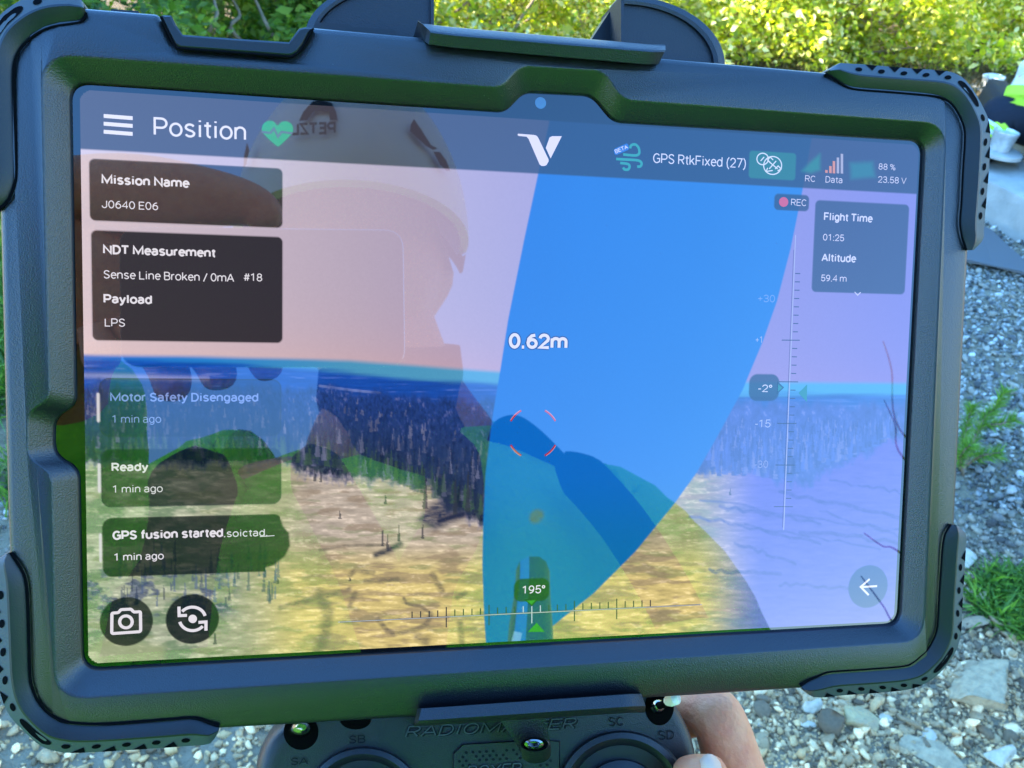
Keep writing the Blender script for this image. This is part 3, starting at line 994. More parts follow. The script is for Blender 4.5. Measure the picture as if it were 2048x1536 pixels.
def glyph_lines(s, w):
    """centre lines of a string; returns list of polylines and total advance"""
    out, x = [], 0.0
    for ch in s:
        adv, st = GL[ch]
        for path in st:
            pl = []
            for p in path:
                if len(p) == 2:
                    pl.append((x + w * .2 + p[0], w / 2 + p[1] * (1 - w)))
                else:
                    cx, cy, rx, ry, a0, a1 = p
                    n = max(4, int(abs(a1 - a0) / 16))
                    for k in range(n + 1):
                        t = math.radians(a0 + (a1 - a0) * k / n)
                        pl.append((x + w * .2 + cx + rx * math.cos(t), w / 2 + (cy + ry * math.sin(t)) * (1 - w)))
            q = [pl[0]]
            for p in pl[1:]:
                if math.hypot(p[0] - q[-1][0], p[1] - q[-1][1]) > .012:
                    q.append(p)
            out.append(q)
        x += adv + w * .34
    return out, x - w * .34


def ribbon(g, pts, w, z, mi=0):
    """flat mitred stroke"""
    P = [np.array(p, float) for p in pts]
    closed = len(P) > 3 and np.linalg.norm(P[0] - P[-1]) < w * .2
    n = len(P)
    Lf, Rt = [], []
    for i in range(n):
        a = P[i] - P[i - 1] if i > 0 else (P[-1] - P[-2] if closed else P[1] - P[0])
        b = P[i + 1] - P[i] if i < n - 1 else (P[1] - P[0] if closed else P[-1] - P[-2])
        a, b = a / (np.linalg.norm(a) + 1e-12), b / (np.linalg.norm(b) + 1e-12)
        na, nb = np.array([-a[1], a[0]]), np.array([-b[1], b[0]])
        m = na + nb
        l = np.linalg.norm(m)
        m = m / l if l > 1e-6 else na
        k = min(1 / max(m @ na, .45), 1.9)
        Lf.append(P[i] + m * w / 2 * k)
        Rt.append(P[i] - m * w / 2 * k)
    b0 = len(g.v)
    for p, q in zip(Lf, Rt):
        g.v.append((p[0], p[1], z))
        g.v.append((q[0], q[1], z))
    for i in range(n - 1):
        g.f.append((b0 + 2 * i, b0 + 2 * i + 1, b0 + 2 * i + 3, b0 + 2 * i + 2))
        g.m.append(mi)


def text_geo(s, p0, p1, cap, w, z, geo=None, grow=0., mi=0, slant=0., frame=None):
    """letters between two baseline points of the photo; cap = cap height in photo pixels"""
    g = geo or Geo()
    fr = frame or (lambda x, y: L(x, y, 0))
    a, b = np.array(fr(*p0)), np.array(fr(*p1))
    top = np.array(fr(p0[0], p0[1] - cap))
    h = np.linalg.norm(top[:2] - a[:2])
    lines, adv = glyph_lines(s, w)
    ex = (b - a)[:2] / adv
    if abs(b[1] - a[1]) < .0012 and slant == 0 and frame is None:
        ex = np.array([ex[0], 0])
    ey = np.array([-ex[1], ex[0]])
    ey = ey / np.linalg.norm(ey) * h
    k = 0
    for pl in lines:
        q = [a[:2] + ex * (x + slant * y) + ey * y for x, y in pl]
        ribbon(g, q, (w + grow) * h, z + k * 4e-6, mi)
        k = (k + 1) % 4
    return g


T_WHITE = (.80, .76, .82)
_tm = {}


def tmat(c):
    c = tuple(round(v, 3) for v in c)
    if c not in _tm:
        _tm[c] = glass_emit('display_mark', c)
    return _tm[c]


def label_text(name, s, p0, p1, cap, w=.125, colr=T_WHITE, z=.00008):
    return text_geo(s, p0, p1, cap, w, z).build(name, tmat(colr), SCREEN, fix=False)


W_R = (.60, .60, .80)
label_text('page_title', 'Position', (306, 271), (494, 282), 37, .12)
label_text('card_heading', 'Mission Name', (203, 368), (378, 375), 19.5, .20)
label_text('card_text', 'J0640 E06', (203, 416), (317, 420), 16, .12)
label_text('card_heading', 'NDT Measurement', (206, 508), (431, 514), 19, .20)
g = text_geo('Sense Line Broken / 0mA', (207, 557), (468, 561.5), 17, .12, .00008)
text_geo('#18', (487, 562), (525, 563.5), 16, .12, .00008, g)
g.build('card_text', tmat(T_WHITE), SCREEN, fix=False)
label_text('card_heading', 'Payload', (207, 606.5), (304, 608), 18.5, .20)
label_text('card_text', 'LPS', (209, 653), (251, 654), 16.5, .12)
label_text('message_heading', 'Motor Safety Disengaged', (220, 803), (517, 804), 18, .17, (.20, .30, .66))
label_text('message_time', '1 min ago', (223, 846), (323, 847), 16, .11, (.22, .32, .60))
label_text('message_heading', 'Ready', (223, 943), (296, 943), 17.5, .20, (.72, .74, .70))
label_text('message_time', '1 min ago', (224, 986), (326, 985), 15.5, .12, (.70, .72, .70))
label_text('message_heading', 'GPS fusion started', (225, 1080), (446, 1076), 18.5, .20)
g = text_geo('.soictad.', (447, 1074.5), (536, 1073), 15, .14, .00008)
ribbon(g, [L(520, 1073)[:2], L(549, 1071)[:2]], .0002, .000085)
g.build('smeared_text', tmat((.70, .70, .70)), SCREEN, fix=False)
label_text('message_time', '1 min ago', (227, 1122), (328, 1120), 15.5, .13)
label_text('status_text', 'GPS RtkFixed (27)', (1305, 326), (1492, 337), 20, .11, (.62, .66, .86))
label_text('status_text', 'RC', (1609, 363), (1631, 364), 12.5, .11, W_R)
label_text('status_text', 'Data', (1650, 365), (1685, 367.5), 13, .11, W_R)
label_text('status_text', '88 %', (1756, 339), (1790, 341), 12.5, .11, W_R)
label_text('status_text', '23.58 V', (1755, 365), (1812, 368), 13, .11, W_R)
label_text('record_text', 'REC', (1581, 411), (1613, 413), 13.5, .11, W_R)
label_text('card_heading', 'Flight Time', (1647, 441), (1744, 445), 16.5, .17, (.60, .62, .84))
label_text('card_text', '01:25', (1645, 481), (1688, 482.5), 13.5, .12, W_R)
label_text('card_heading', 'Altitude', (1643, 523), (1711, 525), 16.5, .17, (.60, .62, .84))
label_text('card_text', '59.4 m', (1641, 562.5), (1693, 564), 13.5, .12, W_R)
g = text_geo('0.62m', (1017, 697), (1134, 699), 31, .20, .00008, grow=.15)
g.build('distance_outline', tmat((.006, .03, .16)), SCREEN, fix=False)
label_text('distance_readout', '0.62m', (1017, 697), (1134, 699), 31, .20, (.72, .68, .86), .00011)
label_text('pitch_readout', '-2\u00b0', (1515, 784), (1544, 784.5), 15, .12, (.62, .66, .86))
g = text_geo('+30', (1514, 604), (1550, 604.5), 15, .11, .00008)
g.build('scale_number', tmat((.16, .30, .72)), SCREEN, fix=False)
label_text('scale_number', '+1', (1510, 686), (1526, 686), 14, .11, (.30, .40, .80))
label_text('scale_number', '-15', (1509, 855), (1541, 854), 16, .11, (.36, .44, .76))
label_text('scale_number', '-30', (1508, 936), (1536, 934.5), 15, .11, (.22, .28, .62))
label_text('heading_readout', '195\u00b0', (1043, 1188), (1090, 1186), 16.5, .13)

# icons
g = Geo()
for y0, y1 in ((233, 237.5), (248.5, 253), (264.5, 269)):
    ribbon(g, [L(207.5, y0 - 1)[:2], L(265.5, y1 - 1)[:2]], .00088, .00008)
g.build('menu_icon', tmat(T_WHITE), SCREEN, fix=False)


def flat(name, polys, colr, z=.00008, parent=None):
    g = Geo()
    for p in polys:
        q = [L(x, y) for x, y in p]
        b = len(g.v)
        g.v += [(a, c, z) for a, c, _ in q]
        g.poly(list(range(b, b + len(q))))
    return g.build(name, tmat(colr), parent or SCREEN, fix=False)


def strokes(name, pls, colr, w, z=.00008, geo=None):
    g = geo or Geo()
    k = 0
    for p in pls:
        ribbon(g, [L(x, y)[:2] for x, y in p], w, z + k * 4e-6)
        k = (k + 1) % 4
    return g.build(name, tmat(colr), SCREEN, fix=False) if name else g


hp = catmull([(555, 251), (547, 243), (536, 242), (526, 249), (524, 262), (534, 275), (552, 291), (556, 293), (560, 291), (577, 275), (586, 263), (584, 250), (574, 243), (563, 244)], 5, True)
up_h = [p for p in hp]
flat('heart_icon', [up_h], (.012, .36, .13))
strokes('pulse_line', [[(523, 264), (541, 266), (548, 257), (556, 274), (563, 264), (586, 267)]], (.10, .12, .20), .0005, .000095)
flat('maker_emblem', [[(1036, 267.5), (1068, 270), (1073, 271.5), (1076, 275), (1097, 319), (1097, 323), (1093, 330), (1089, 332), (1083, 332), (1079, 329), (1057, 278), (1053, 273.5), (1037, 272), (1035, 270)],
                      [(1123.5, 272.5), (1104, 272.5), (1099, 275), (1091.5, 296), (1101, 317)]], (.72, .68, .84))
strokes('wind_icon', [catmull([(1232, 318), (1248, 319), (1276, 321), (1283, 327), (1280, 333), (1274, 333)], 4), catmull([(1240, 326), (1255, 328), (1259, 333), (1256, 339), (1249, 339), (1246, 335)], 4),
                      catmull([(1246, 309), (1270, 311), (1278, 307), (1277, 296), (1270, 289), (1262, 291), (1260, 297)], 4)], (.02, .30, .28), .00068)
flat('beta_badge', [[(1227, 301), (1230, 297), (1253, 287), (1256, 289), (1258, 297), (1256, 300), (1233, 310), (1229, 309)]], (.012, .13, .55), .00010)
g = text_geo('BETA', (1231, 307.5), (1256, 297), 8, .16, .00013, slant=.001)
g.build('beta_text', tmat((.62, .66, .86)), SCREEN, fix=False)
cir = lambda cx, cy, r, n=28, ry=None: [(cx + r * math.cos(t), cy + (ry or r) * math.sin(t)) for t in np.linspace(0, 2 * math.pi, n)]
strokes('satellite_icon', [cir(1525, 318, 11.5), cir(1545, 331, 18), [(1538, 338), (1552, 322)], [(1536, 322), (1555, 338)], [(1541, 326), (1535, 320), (1540, 314), (1546, 320)], [(1550, 338), (1556, 332), (1562, 338), (1555, 342)],
                           [(1535, 336), (1532, 343), (1545, 341)], [(1521, 322), (1528, 314)]], (.62, .68, .84), .00030)
flat('signal_bars', [[(1650, 340), (1655, 340.5), (1655, 346), (1650, 345.5)], [(1658, 332), (1663, 332.5), (1663, 346.5), (1658, 346)], [(1665, 322), (1670, 322.5), (1670, 347), (1665, 346.5)]], (.60, .22, .10))
flat('faint_signal_bars', [[(1673, 315), (1678, 315.3), (1678, 347), (1673, 346.7)], [(1681, 307.5), (1686, 308), (1686, 347.5), (1681, 347)]], (.36, .34, .44))
flat('record_dot', [cir(1567, 404, 9.3, 24, 9.8)[:-1]], (.55, .05, .10))
strokes('expand_arrow', [[(1709, 584), (1715, 590.5), (1721, 584.5)]], (.55, .57, .80), .00026)
strokes('back_arrow', [[(1754, 1172), (1722, 1174)], [(1739, 1158), (1721, 1173.5), (1737, 1190)]], (.72, .70, .84), .0006)
cam_o = rounded([(224, 1226, 3), (237, 1225, 2), (242, 1219, 2), (262, 1218, 2), (268, 1224, 2), (281, 1223, 3), (281.5, 1263, 4), (223.5, 1267, 4)], 3)
strokes('camera_icon', [cam_o + [cam_o[0]], cir(252, 1243.5, 12.6, 26, 12)], T_WHITE, .00072)
strokes('switch_camera_icon', [[(385 + 26 * math.cos(math.radians(t)), 1237 - 23 * math.sin(math.radians(t))) for t in range(14, 150, 8)],
                               [(385 + 26 * math.cos(math.radians(t)), 1238 - 23 * math.sin(math.radians(t))) for t in range(194, 330, 8)],
                               [(358, 1213), (358.5, 1231), (374, 1230.5)], [(412, 1261), (412, 1243.5), (397, 1244.5)]], T_WHITE, .00074)
flat('switch_camera_dot', [cir(385.5, 1237.5, 8.6, 22, 8.4)[:-1]], T_WHITE, .0001)

# aiming ring
g = Geo()
for a0 in (28, 118, 208, 298):
    ribbon(g, [L(1066 + 50.5 * math.cos(math.radians(t)), 866 - 51 * math.sin(math.radians(t)))[:2] for t in np.linspace(a0, a0 + 34, 9)], .00050, .00008)
g.build('aiming_ring', tmat((.48, .012, .03)), SCREEN, fix=False)
g = Geo()
for a0 in (28, 118, 208, 298):
    ribbon(g, [L(1066 + 51.6 * math.cos(math.radians(t)), 866 - 52.2 * math.sin(math.radians(t)))[:2] for t in np.linspace(a0 + 2, a0 + 33, 9)], .00016, .000095)
g.build('aiming_ring_edge', tmat((.62, .30, .42)), SCREEN, fix=False)

# pitch scale on the right
axis = lambda y: np.interp(y, [440, 1060], [1592, 1567])
strokes('pitch_scale', [[(axis(y), y) for y in (470, 560, 650, 760, 860, 960, 1060)]], (.36, .40, .66), .00026)
tk, tk2 = [], []
ys = [547 + 16.65 * i for i in range(29)]
for i, y in enumerate(ys):
    k = (i - 8) % 5 == 0
    if i in (8, 13, 18, 23, 28):
        tk.append([(axis(y) - 19 - (2 if i > 8 else 0), y), (axis(y) + 17, y + .3)])
    else:
        tk2.append([(axis(y) + 2.5, y), (axis(y) + 12.5, y + .2)])
strokes('pitch_tick', tk + tk2, (.016, .018, .06), .00024)
strokes('pitch_scale_edge', [[(axis(y) - 2.4, y) for y in (500, 650, 760, 860, 960, 1055)]], (.05, .06, .20), .00012)
flat('pitch_marker', [[(1597, 786), (1614, 769), (1613.5, 804)]], (.012, .22, .24))
flat('pitch_pointer', [[(1555, 763), (1568, 775), (1554, 788)]], (.004, .05, .12))
flat('pitch_pointer_fill', [[(1556, 768), (1564.5, 775.5), (1555.5, 783)]], (.012, .22, .22), .0001)
# compass scale along the bottom
hl = lambda x: np.interp(x, [680, 1400], [1244, 1209])
strokes('compass_line_edge', [[(x, hl(x)) for x in (680, 830, 980, 1130, 1280, 1400)]], (.05, .06, .05), .00040)
strokes('compass_line', [[(x, hl(x)) for x in (676, 830, 980, 1130, 1280, 1404)]], (.52, .54, .56), .00020, .0001)
dk, lt = [], []
for i in range(-14, 15):
    x = 1063.5 + i * 17.1 + (0.0 if i < 0 else -.03 * i * i * .4)
    big = i % 5 == 0
    seg = [(x, hl(x) - (14 if not big else 21)), (x, hl(x) - 1)]
    seg2 = [(x, hl(x) - (20 if i else 16)), (x, hl(x) + 21)]
    (lt if -2 < i < 2 else dk).append(seg2 if big else seg)
strokes('compass_tick', dk, (.035, .045, .045), .00030)
strokes('compass_tick_lit', lt, (.55, .62, .68), .00026)
flat('heading_pointer', [[(1048, 1199), (1077, 1198), (1063.5, 1212.5)]], (.004, .05, .012), .00009)
flat('heading_pointer_fill', [[(1053, 1201), (1071, 1200), (1063, 1209)]], (.03, .30, .03), .00011)
flat('home_marker', [[(1055, 1264), (1089.5, 1263.5), (1073, 1245)]], (.03, .30, .03))


# ================================================================== THE MOUNT that clamps the tablet
MNT = thing('tablet_mount', 'printed dark mount clamping the tablet at its top and bottom edges', 'tablet mount', matrix=TW)
m_mount = mat('printed_plastic', (.006, .007, .010), .42, .55, bump=(2600, .5, .00035))
m_groove = mat('mount_groove', (.004, .004, .006), .8, .1)


def px_ring(pts):
    return [L(x, y, z) for x, y, z in pts]


# upper clamp bar
N_ = 22
topb = np.linspace(0, 1, N_)
rows = [
    [(864, 92), (1312, 131)], [(862, 91), (1314, 130)], [(866, 68), (1326, 106)], [(864, 64), (1328, 102)], [(850, 50.5), (1328, 93)], [(848, 49), (1327, 91)], ]
zz = [.0047, .0088, .0105, .0102, .0066, .0030]
g = Geo()
rings = []
for (a, b), z in zip(rows, zz):
    r = []
    for t in topb:
        e = 0.0
        x = a[0] + (b[0] - a[0]) * t
        y = a[1] + (b[1] - a[1]) * t
        r.append(L(x, y, z))
    # rounded ends
    r[0] = L(a[0] - 14 * (1 - abs((z - .006) / .006) * .3), a[1] - 8, max(z - .0035, .0046))
    r[1] = L(a[0] - 5, a[1] - 2.5, z - .0006)
    r[-1] = L(b[0] + 3, b[1] - 2, max(z - .002, .0046))
    rings.append(r)
back = [(x, y, -.018) for x, y, z in rings[-1]]
base = [(x, y, .0046) for x, y, z in rings[0]]
g.loft([base] + rings + [back], False)
n = len(rings[0])
for e in (0, n - 1):
    g.poly([k * n + e for k in range(len(rings) + 2)])
auto_smooth(g.build('top_clamp', m_mount, MNT), 45)

# lower lip
g = Geo()
rows = [([(850, 1416), (1278, 1385.5)], .0046), ([(848, 1417), (1280, 1387)], .0080), ([(842, 1441), (1288, 1411)], .0098), ([(842, 1446), (1288, 1415)], .0094),
        ([(842, 1450), (1287, 1421)], .0070), ([(842, 1452), (1287, 1424)], .0046), ([(842, 1450), (1287, 1422)], -.018)]
rings = []
for (a, b), z in rows:
    r = [L(a[0] + (b[0] - a[0]) * t, a[1] + (b[1] - a[1]) * t, z) for t in topb]
    r[0] = L(a[0] - 13, a[1] + (1 if z > 0 else 0), z if z < 0 else max(z - .004, .0046))
    r[1] = L(a[0] - 5, a[1], z if z < 0 else max(z - .0008, .0046))
    r[-1] = L(b[0] + 3, b[1] + 1, z if z < 0 else max(z - .003, .0046))
    rings.append(r)
g.loft(rings, False)
n = len(rings[0])
for e in (0, n - 1):
    g.poly([k * n + e for k in range(len(rings))])
auto_smooth(g.build('bottom_lip', m_mount, MNT), 45)


# quarter-round gussets standing behind the top edge
def gusset(cx, cy, rx, ry, sgn, web):
    arc_o = [(cx + sgn * rx * math.cos(t), cy - ry * math.sin(t)) for t in np.linspace(-.30, math.pi / 2, 30)]
    k = 22.0
    arc_i = [(cx + sgn * (rx - k) * math.cos(t), cy + 0 - (ry - k * .75) * math.sin(t)) for t in np.linspace(-.30, math.pi / 2 - .03, 30)]
    z0, z1 = -.012, -.030
    g = Geo()
    o = [L(x, y, z0) for x, y in arc_o] + [L(cx, cy - ry, z0), L(cx, cy + 60, z0)]
    g.loft([o, [(x, y, z1) for x, y, z in o]], True, True, True)
    ob = g.build('gusset', m_mount, MNT)
    # raised rim
    r = Geo()
    ro = [L(x, y, z0 + .0004) for x, y in arc_o]
    ri = [L(x, y, z0 + .0010) for x, y in arc_i]
    rm = [tuple(np.array(a) * .35 + np.array(b) * .65 + np.array([0, 0, .0004])) for a, b in zip(ro, ri)]
    rb = [(x, y, z0 - .0002) for x, y, z in ri]
    r.loft([ro, rm, ri, rb], False)
    e = 6.5
    ve = [(cx, cy - ry), (cx + sgn * e, cy - ry), (cx + sgn * e, cy + 60), (cx, cy + 60)]
    p = [L(x, y, z0 + .0010) for x, y in ve]
    r.loft([p, [(a, b, z0 - .0002) for a, b, c in p]], True, True, False)
    r.build('gusset_rim', m_mount, ob)
    gr = Geo()
    gr.tube([L(x, y, z0 + .00015) for x, y in arc_i], .0004, 6)
    gr.build('gusset_groove', m_groove, ob)
    return ob


gusset(868, 68, 257, 122, -1, None)
gusset(1242, 131, 208, 140, 1, None)
g = Geo()
w = [(1242, -12), (1249, -12), (1249, 110), (1242, 110), (1172, 104), (1180, 84)]
p = [L(x, y, -.022) for x, y in w]
g.loft([p, [(x, y, -.030) for x, y, z in p]], True, True, True)
g.build('gusset_web', m_rubber, MNT)

# small raised tabs on the case back seen over the top edge
for pts in ([(630, 47), (640, 45), (700, 49), (706, 54), (784, 58), (792, 63), (793, 76), (630, 66)], [(1462, 129), (1560, 137), (1562, 145), (1462, 138)], [(222, 18), (276, 22), (281, 27), (222, 24)]):
    g = Geo().prism(pts, -.004, -.012)
    g.build('case_back_tab', m_rubber, TAB)

# screw tab under the lip
g = Geo()
neck_f = [(1001, 1441), (1091, 1436), (1100, 1480), (1101, 1500), (1070, 1507), (1041, 1504), (1036, 1494)]
p = [L(x, y, -.004) for x, y in neck_f]
g.loft([p, [(x, y, -.017) for x, y, z in p]], True, True, True)
g.build('screw_tab', m_mount, MNT)
g = Geo()
el = lambda cx, cy, rx, ry, z, n=30: [L(cx + rx * math.cos(t), cy + ry * math.sin(t), z) for t in np.linspace(0, 2 * math.pi, n + 1)[:-1]]
g.loft([el(1069, 1488, 20, 9, -.0015), el(1069, 1489, 28, 14, .0006), el(1071, 1490, 30.5, 16.5, .0002), el(1071, 1492, 31, 17.5, -.0003), el(1072, 1509, 29.5, 17.5, -.0012), el(1072, 1512, 27, 15, -.003)], True, True, True)
boss = auto_smooth(g.build('screw_boss', m_mount, MNT), 50)
m_chrome = mat('bright_steel', (.30, .30, .30), .16, .5, 1.0)
g = Geo()
g.loft([el(1068, 1489, 21, 10.5, .0002), el(1068, 1488, 19, 9.5, .0014), el(1068, 1488, 13, 6, .0016), el(1068, 1488, 10, 4.5, .0004), el(1068, 1488, 1, .5, .0004)], True, False, True)
auto_smooth(g.build('screw', m_chrome, boss), 40)

# ================================================================== THE RADIO CONTROLLER
RC = thing('radio_controller', 'dark blue-grey radio controller with two round stick wells held below the tablet', 'controller', matrix=TW)
m_rc = mat('controller_shell', (.007, .009, .013), .40, .55, bump=(3000, .35, .0003))
m_rc_dark = mat('controller_recess', (.001, .001, .0012), .8, .05)
ZC = -.020


def CP(x, y, z=0.0):
    """controller face: tilted a little more to the sky than the tablet"""
    d = R_TC.T @ ray_cam(x, y)
    nrm = np.array([0, math.sin(math.radians(9)), math.cos(math.radians(9))])
    p0 = np.array([0, -.085, ZC]) + nrm * z
    k = ((p0 - CAM_L) @ nrm) / (d @ nrm)
    return tuple(CAM_L + d * k)


NRC = np.array([0, math.sin(math.radians(9)), math.cos(math.radians(9))])
body = catmull([(500, 1700), (506, 1600), (513, 1536), (527, 1498), (548, 1470), (578, 1449), (625, 1432), (760, 1424), (900, 1418), (1100, 1405), (1285, 1386), (1320, 1386), (1344, 1399), (1366, 1429), (1383, 1463), (1393, 1492),
                (1402, 1540), (1410, 1600), (1415, 1700), (1300, 1830), (950, 1850), (620, 1830)], 4, True)
g = Geo()
o = np.array([CP(x, y) for x, y in body])
rings = []
c = o.mean(0)
for sc_, dz in ((.93, .0006), (.962, .0004), (.985, -.0005), (1.0, -.0030), (1.005, -.007), (1.0, -.012), (.97, -.026), (.90, -.034)):
    rings.append([tuple(c + (p - c) * sc_ + NRC * dz) for p in o])
g.loft(rings, True, True, True)
BODY = auto_smooth(g.build('body', m_rc, RC), 50)


def disc_loft(name, spec, m, parent, n=56):
    """spec = [(cx, cy, rx, ry, dz)] ellipses in the photo on the controller face"""
    g = Geo()
    g.loft([[CP(cx + rx * math.cos(t), cy + ry * math.sin(t), dz) for t in np.linspace(0, 2 * math.pi, n + 1)[:-1]] for cx, cy, rx, ry, dz in spec], True, False, True)
    return auto_smooth(g.build(name, m, parent, fix=True), 40)


for cx, cy, rr, sx, sy in ((728, 1618, 108, 0, 0), (1244, 1594, 115, 0, 0)):
    w = disc_loft('stick_well', [(cx, cy, rr * 1.16, rr * 1.16, .0005), (cx, cy, rr * 1.12, rr * 1.12, .0024), (cx, cy, rr * 1.02, rr * 1.02, .0030), (cx, cy, rr * .96, rr * .96, .0024), (cx, cy, rr * .90, rr * .90, .0010)], m_rc, RC)
    dome = disc_loft('gimbal_dome', [(cx, cy, rr * .90, rr * .90, .00105), (cx, cy + 4, rr * .70, rr * .70, .0012), (cx, cy + 5, rr * .68, rr * .68, .0030), (cx, cy + 5, rr * .45, rr * .45, .0046), (cx, cy + 5, rr * .1, rr * .1, .0052)], m_rubber, w)
    st = Geo()
    a, b = np.array(CP(cx, cy + 5, .004)), np.array(CP(cx, cy + 5, .022))
    st.tube([a, a + (b - a) * .6, a + (b - a) * .62, b, b + NRC * .001], [.0022, .0022, .0034, .0034, .002], 14)
    st.build('stick', m_chrome, w)

for cx, cy, rx, ry in ((602, 1464, 35, 36), (711, 1440, 31, 19), (1319, 1413, 29, 38)):
    h = disc_loft('switch_hole', [(cx, cy, rx, ry, .00075), (cx, cy, rx * .96, ry * .96, .00085), (cx, cy, rx * .5, ry * .5, .0008)], m_rc_dark, RC, 32)
g = Geo()
g.loft([[CP(598 + k * 20 * math.cos(t) + s * 4, 1462 + k * 14 * math.sin(t) - s * 6, .001 + s * .005) for t in np.linspace(0, 6.2832, 19)[:-1]] for k, s in ((1, 0), (1.1, .3), (.9, .6), (.95, .9), (.5, 1.2))], True, True, True)
auto_smooth(g.build('toggle_switch', m_chrome, RC), 45)
g = Geo()
g.loft([[CP(1316 + k * 15 * math.cos(t) + s * 2, 1413 + k * 15 * math.sin(t) - s * 3, .001 + s * .004) for t in np.linspace(0, 6.2832, 19)[:-1]] for k, s in ((.8, 0), (1.05, .3), (.8, .6), (.5, .8))], True, True, True)
TS = auto_smooth(g.build('toggle_switch', m_chrome, RC), 45)
g = Geo().tube([CP(1317, 1412, .003), CP(1328, 1408, .008), CP(1338, 1401, .012)], [.0010, .0011, .0013], 10)
g.build('toggle_lever', m_rc_dark, TS)
m_tip = mat('white_plastic', (.88, .82, .72), .4, .5)
g = Geo().tube([CP(1336, 1402, .0115), CP(1342, 1400, .0135), CP(1352, 1396.5, .016), CP(1357, 1395, .0165)], [.0014, .0018, .0018, .0011], 12)
auto_smooth(g.build('toggle_tip', m_tip, TS), 50)

# moulded lettering
fr = lambda x, y: CP(x, y)


def cp_text(s, p0, p1, cap, w, dz=.00105, slant=0.):
    g = Geo()
    text_geo(s, p0, p1, cap, w, 0, g, slant=slant, frame=fr)
    out = Geo()
    # lift the flat strokes on to the sloping face
    v = []
    for x, y, z in g.v:
        k = ((np.array([0, -.085, ZC]) + NRC * dz - np.array([x, y, 0])) @ NRC) / NRC[2]
        v.append((x, y, k + z))
    out.add(v, g.f)
    return out


m_letter = mat('moulded_lettering', (.006, .007, .010), .7, .2)
m_letter_hi = mat('moulded_lettering_highlight', (.045, .052, .062), .5, .5)  # paler offset copy painted as the highlight on the moulded names
for s, p0, p1, cap in (('SA', (581, 1527), (616, 1525), 15), ('SB', (697, 1484), (731, 1482), 16), ('SC', (1215, 1450), (1246, 1448), 18), ('SD', (1314, 1477), (1346, 1475), 18)):
    cp_text(s, p0, p1, cap, .13).build('switch_label', m_letter, RC, fix=False)
cp_text('RADIOMASTER', (808, 1473), (1150, 1455), 23, .22, .0011, slant=.22).build('moulded_name', m_letter, RC, fix=False)
cp_text('RADIOMASTER', (806, 1471.5), (1148, 1453.5), 23, .12, .0012, slant=.22).build('moulded_name', m_letter_hi, RC, fix=False)
# speaker plate with perforations
pl = [(908, 1600), (908, 1508), (927, 1490), (1080, 1481), (1118, 1484), (1118, 1590)]
g = Geo()
p = [np.array(CP(x, y, .0016)) for x, y in pl]
q = [np.array(CP(x, y, .0003)) for x, y in [(a - 3 if a < 1000 else a + 3, b - 3 if b < 1550 else b) for a, b in pl]]
g.loft([[tuple(a) for a in q], [tuple(a) for a in p]], True, False, True)
PLATE = g.build('speaker_plate', m_rc, RC)
g = Geo()
for i in range(14):
    for j in range(10):
        if 3 <= j <= 5 and 1 < i < 12:
            continue
        if (i * 7 + j * 5) % 6 == 0:
            continue
        x, y = 919 + i * 13.5 + (j % 2) * 6.7, 1506 + j * 8.4 - i * .75
        if x < 921 and y < 1508:
            continue
        b = len(g.v)
        g.v += [CP(x + 3.1 * math.cos(t), y + 2.9 * math.sin(t), .00175) for t in np.linspace(0, 6.2832, 11)[:-1]]
        g.f.append(tuple(range(b, b + 10)))
        g.m.append(0)
g.build('perforation', m_letter, PLATE, fix=False)
cp_text('BOXER', (931, 1548), (1040, 1541), 22, .24, .0020, slant=.2).build('moulded_name', m_letter, PLATE, fix=False)
cp_text('BOXER', (929, 1546.5), (1038, 1539.5), 22, .12, .0021, slant=.2).build('moulded_name', m_letter_hi, PLATE, fix=False)

# ================================================================== THE OPERATOR (seen in the mirror of the glass; the right hand in front of us)
m_skin = mat('skin', (.90, .35, .17), .50, .4, noise=(160, (.80, .245, .115), .40, .72), bump=(420, .6, .0009))
m_skin.node_tree.nodes['Principled BSDF'].inputs['Subsurface Weight'].default_value = .12
m_skin.node_tree.nodes['Principled BSDF'].inputs['Subsurface Radius'].default_value = (.004, .0016, .0009)
m_nail = mat('finger_nail', (.85, .50, .34), .5, .2)
m_hiviz = mat('hi_vis_cloth', (.34, 1.0, .02), .75, .2, bump=(60, .5, .01))
m_strap = mat('harness_webbing', (.02, .02, .022), .8, .2, bump=(600, .4, .001))
m_helmet = mat('white_helmet_shell', (.80, .80, .79), .35, .5)
m_dark = mat('dark_trim', (.018, .018, .02), .6, .4)
m_trouser = mat('dark_trousers', (.018, .021, .030), .85, .2, bump=(40, .5, .01))
m_boot = mat('work_boot_leather', (.03, .025, .02), .6, .4)
H_CAM = CAM_L[2]

chest = np.array(MW(800, 1000, .54))
pelvis = chest + np.array([0.0, -.03, -.42])
PERSON = thing('person', 'person in a hi-vis jacket and white helmet gripping the controller with the right hand', 'person', (float(pelvis[0]), float(pelvis[1]), 0))
PO = (float(pelvis[0]), float(pelvis[1]), 0.0)


def TLW(px, py, z):
    return t2w(L(px, py, z))


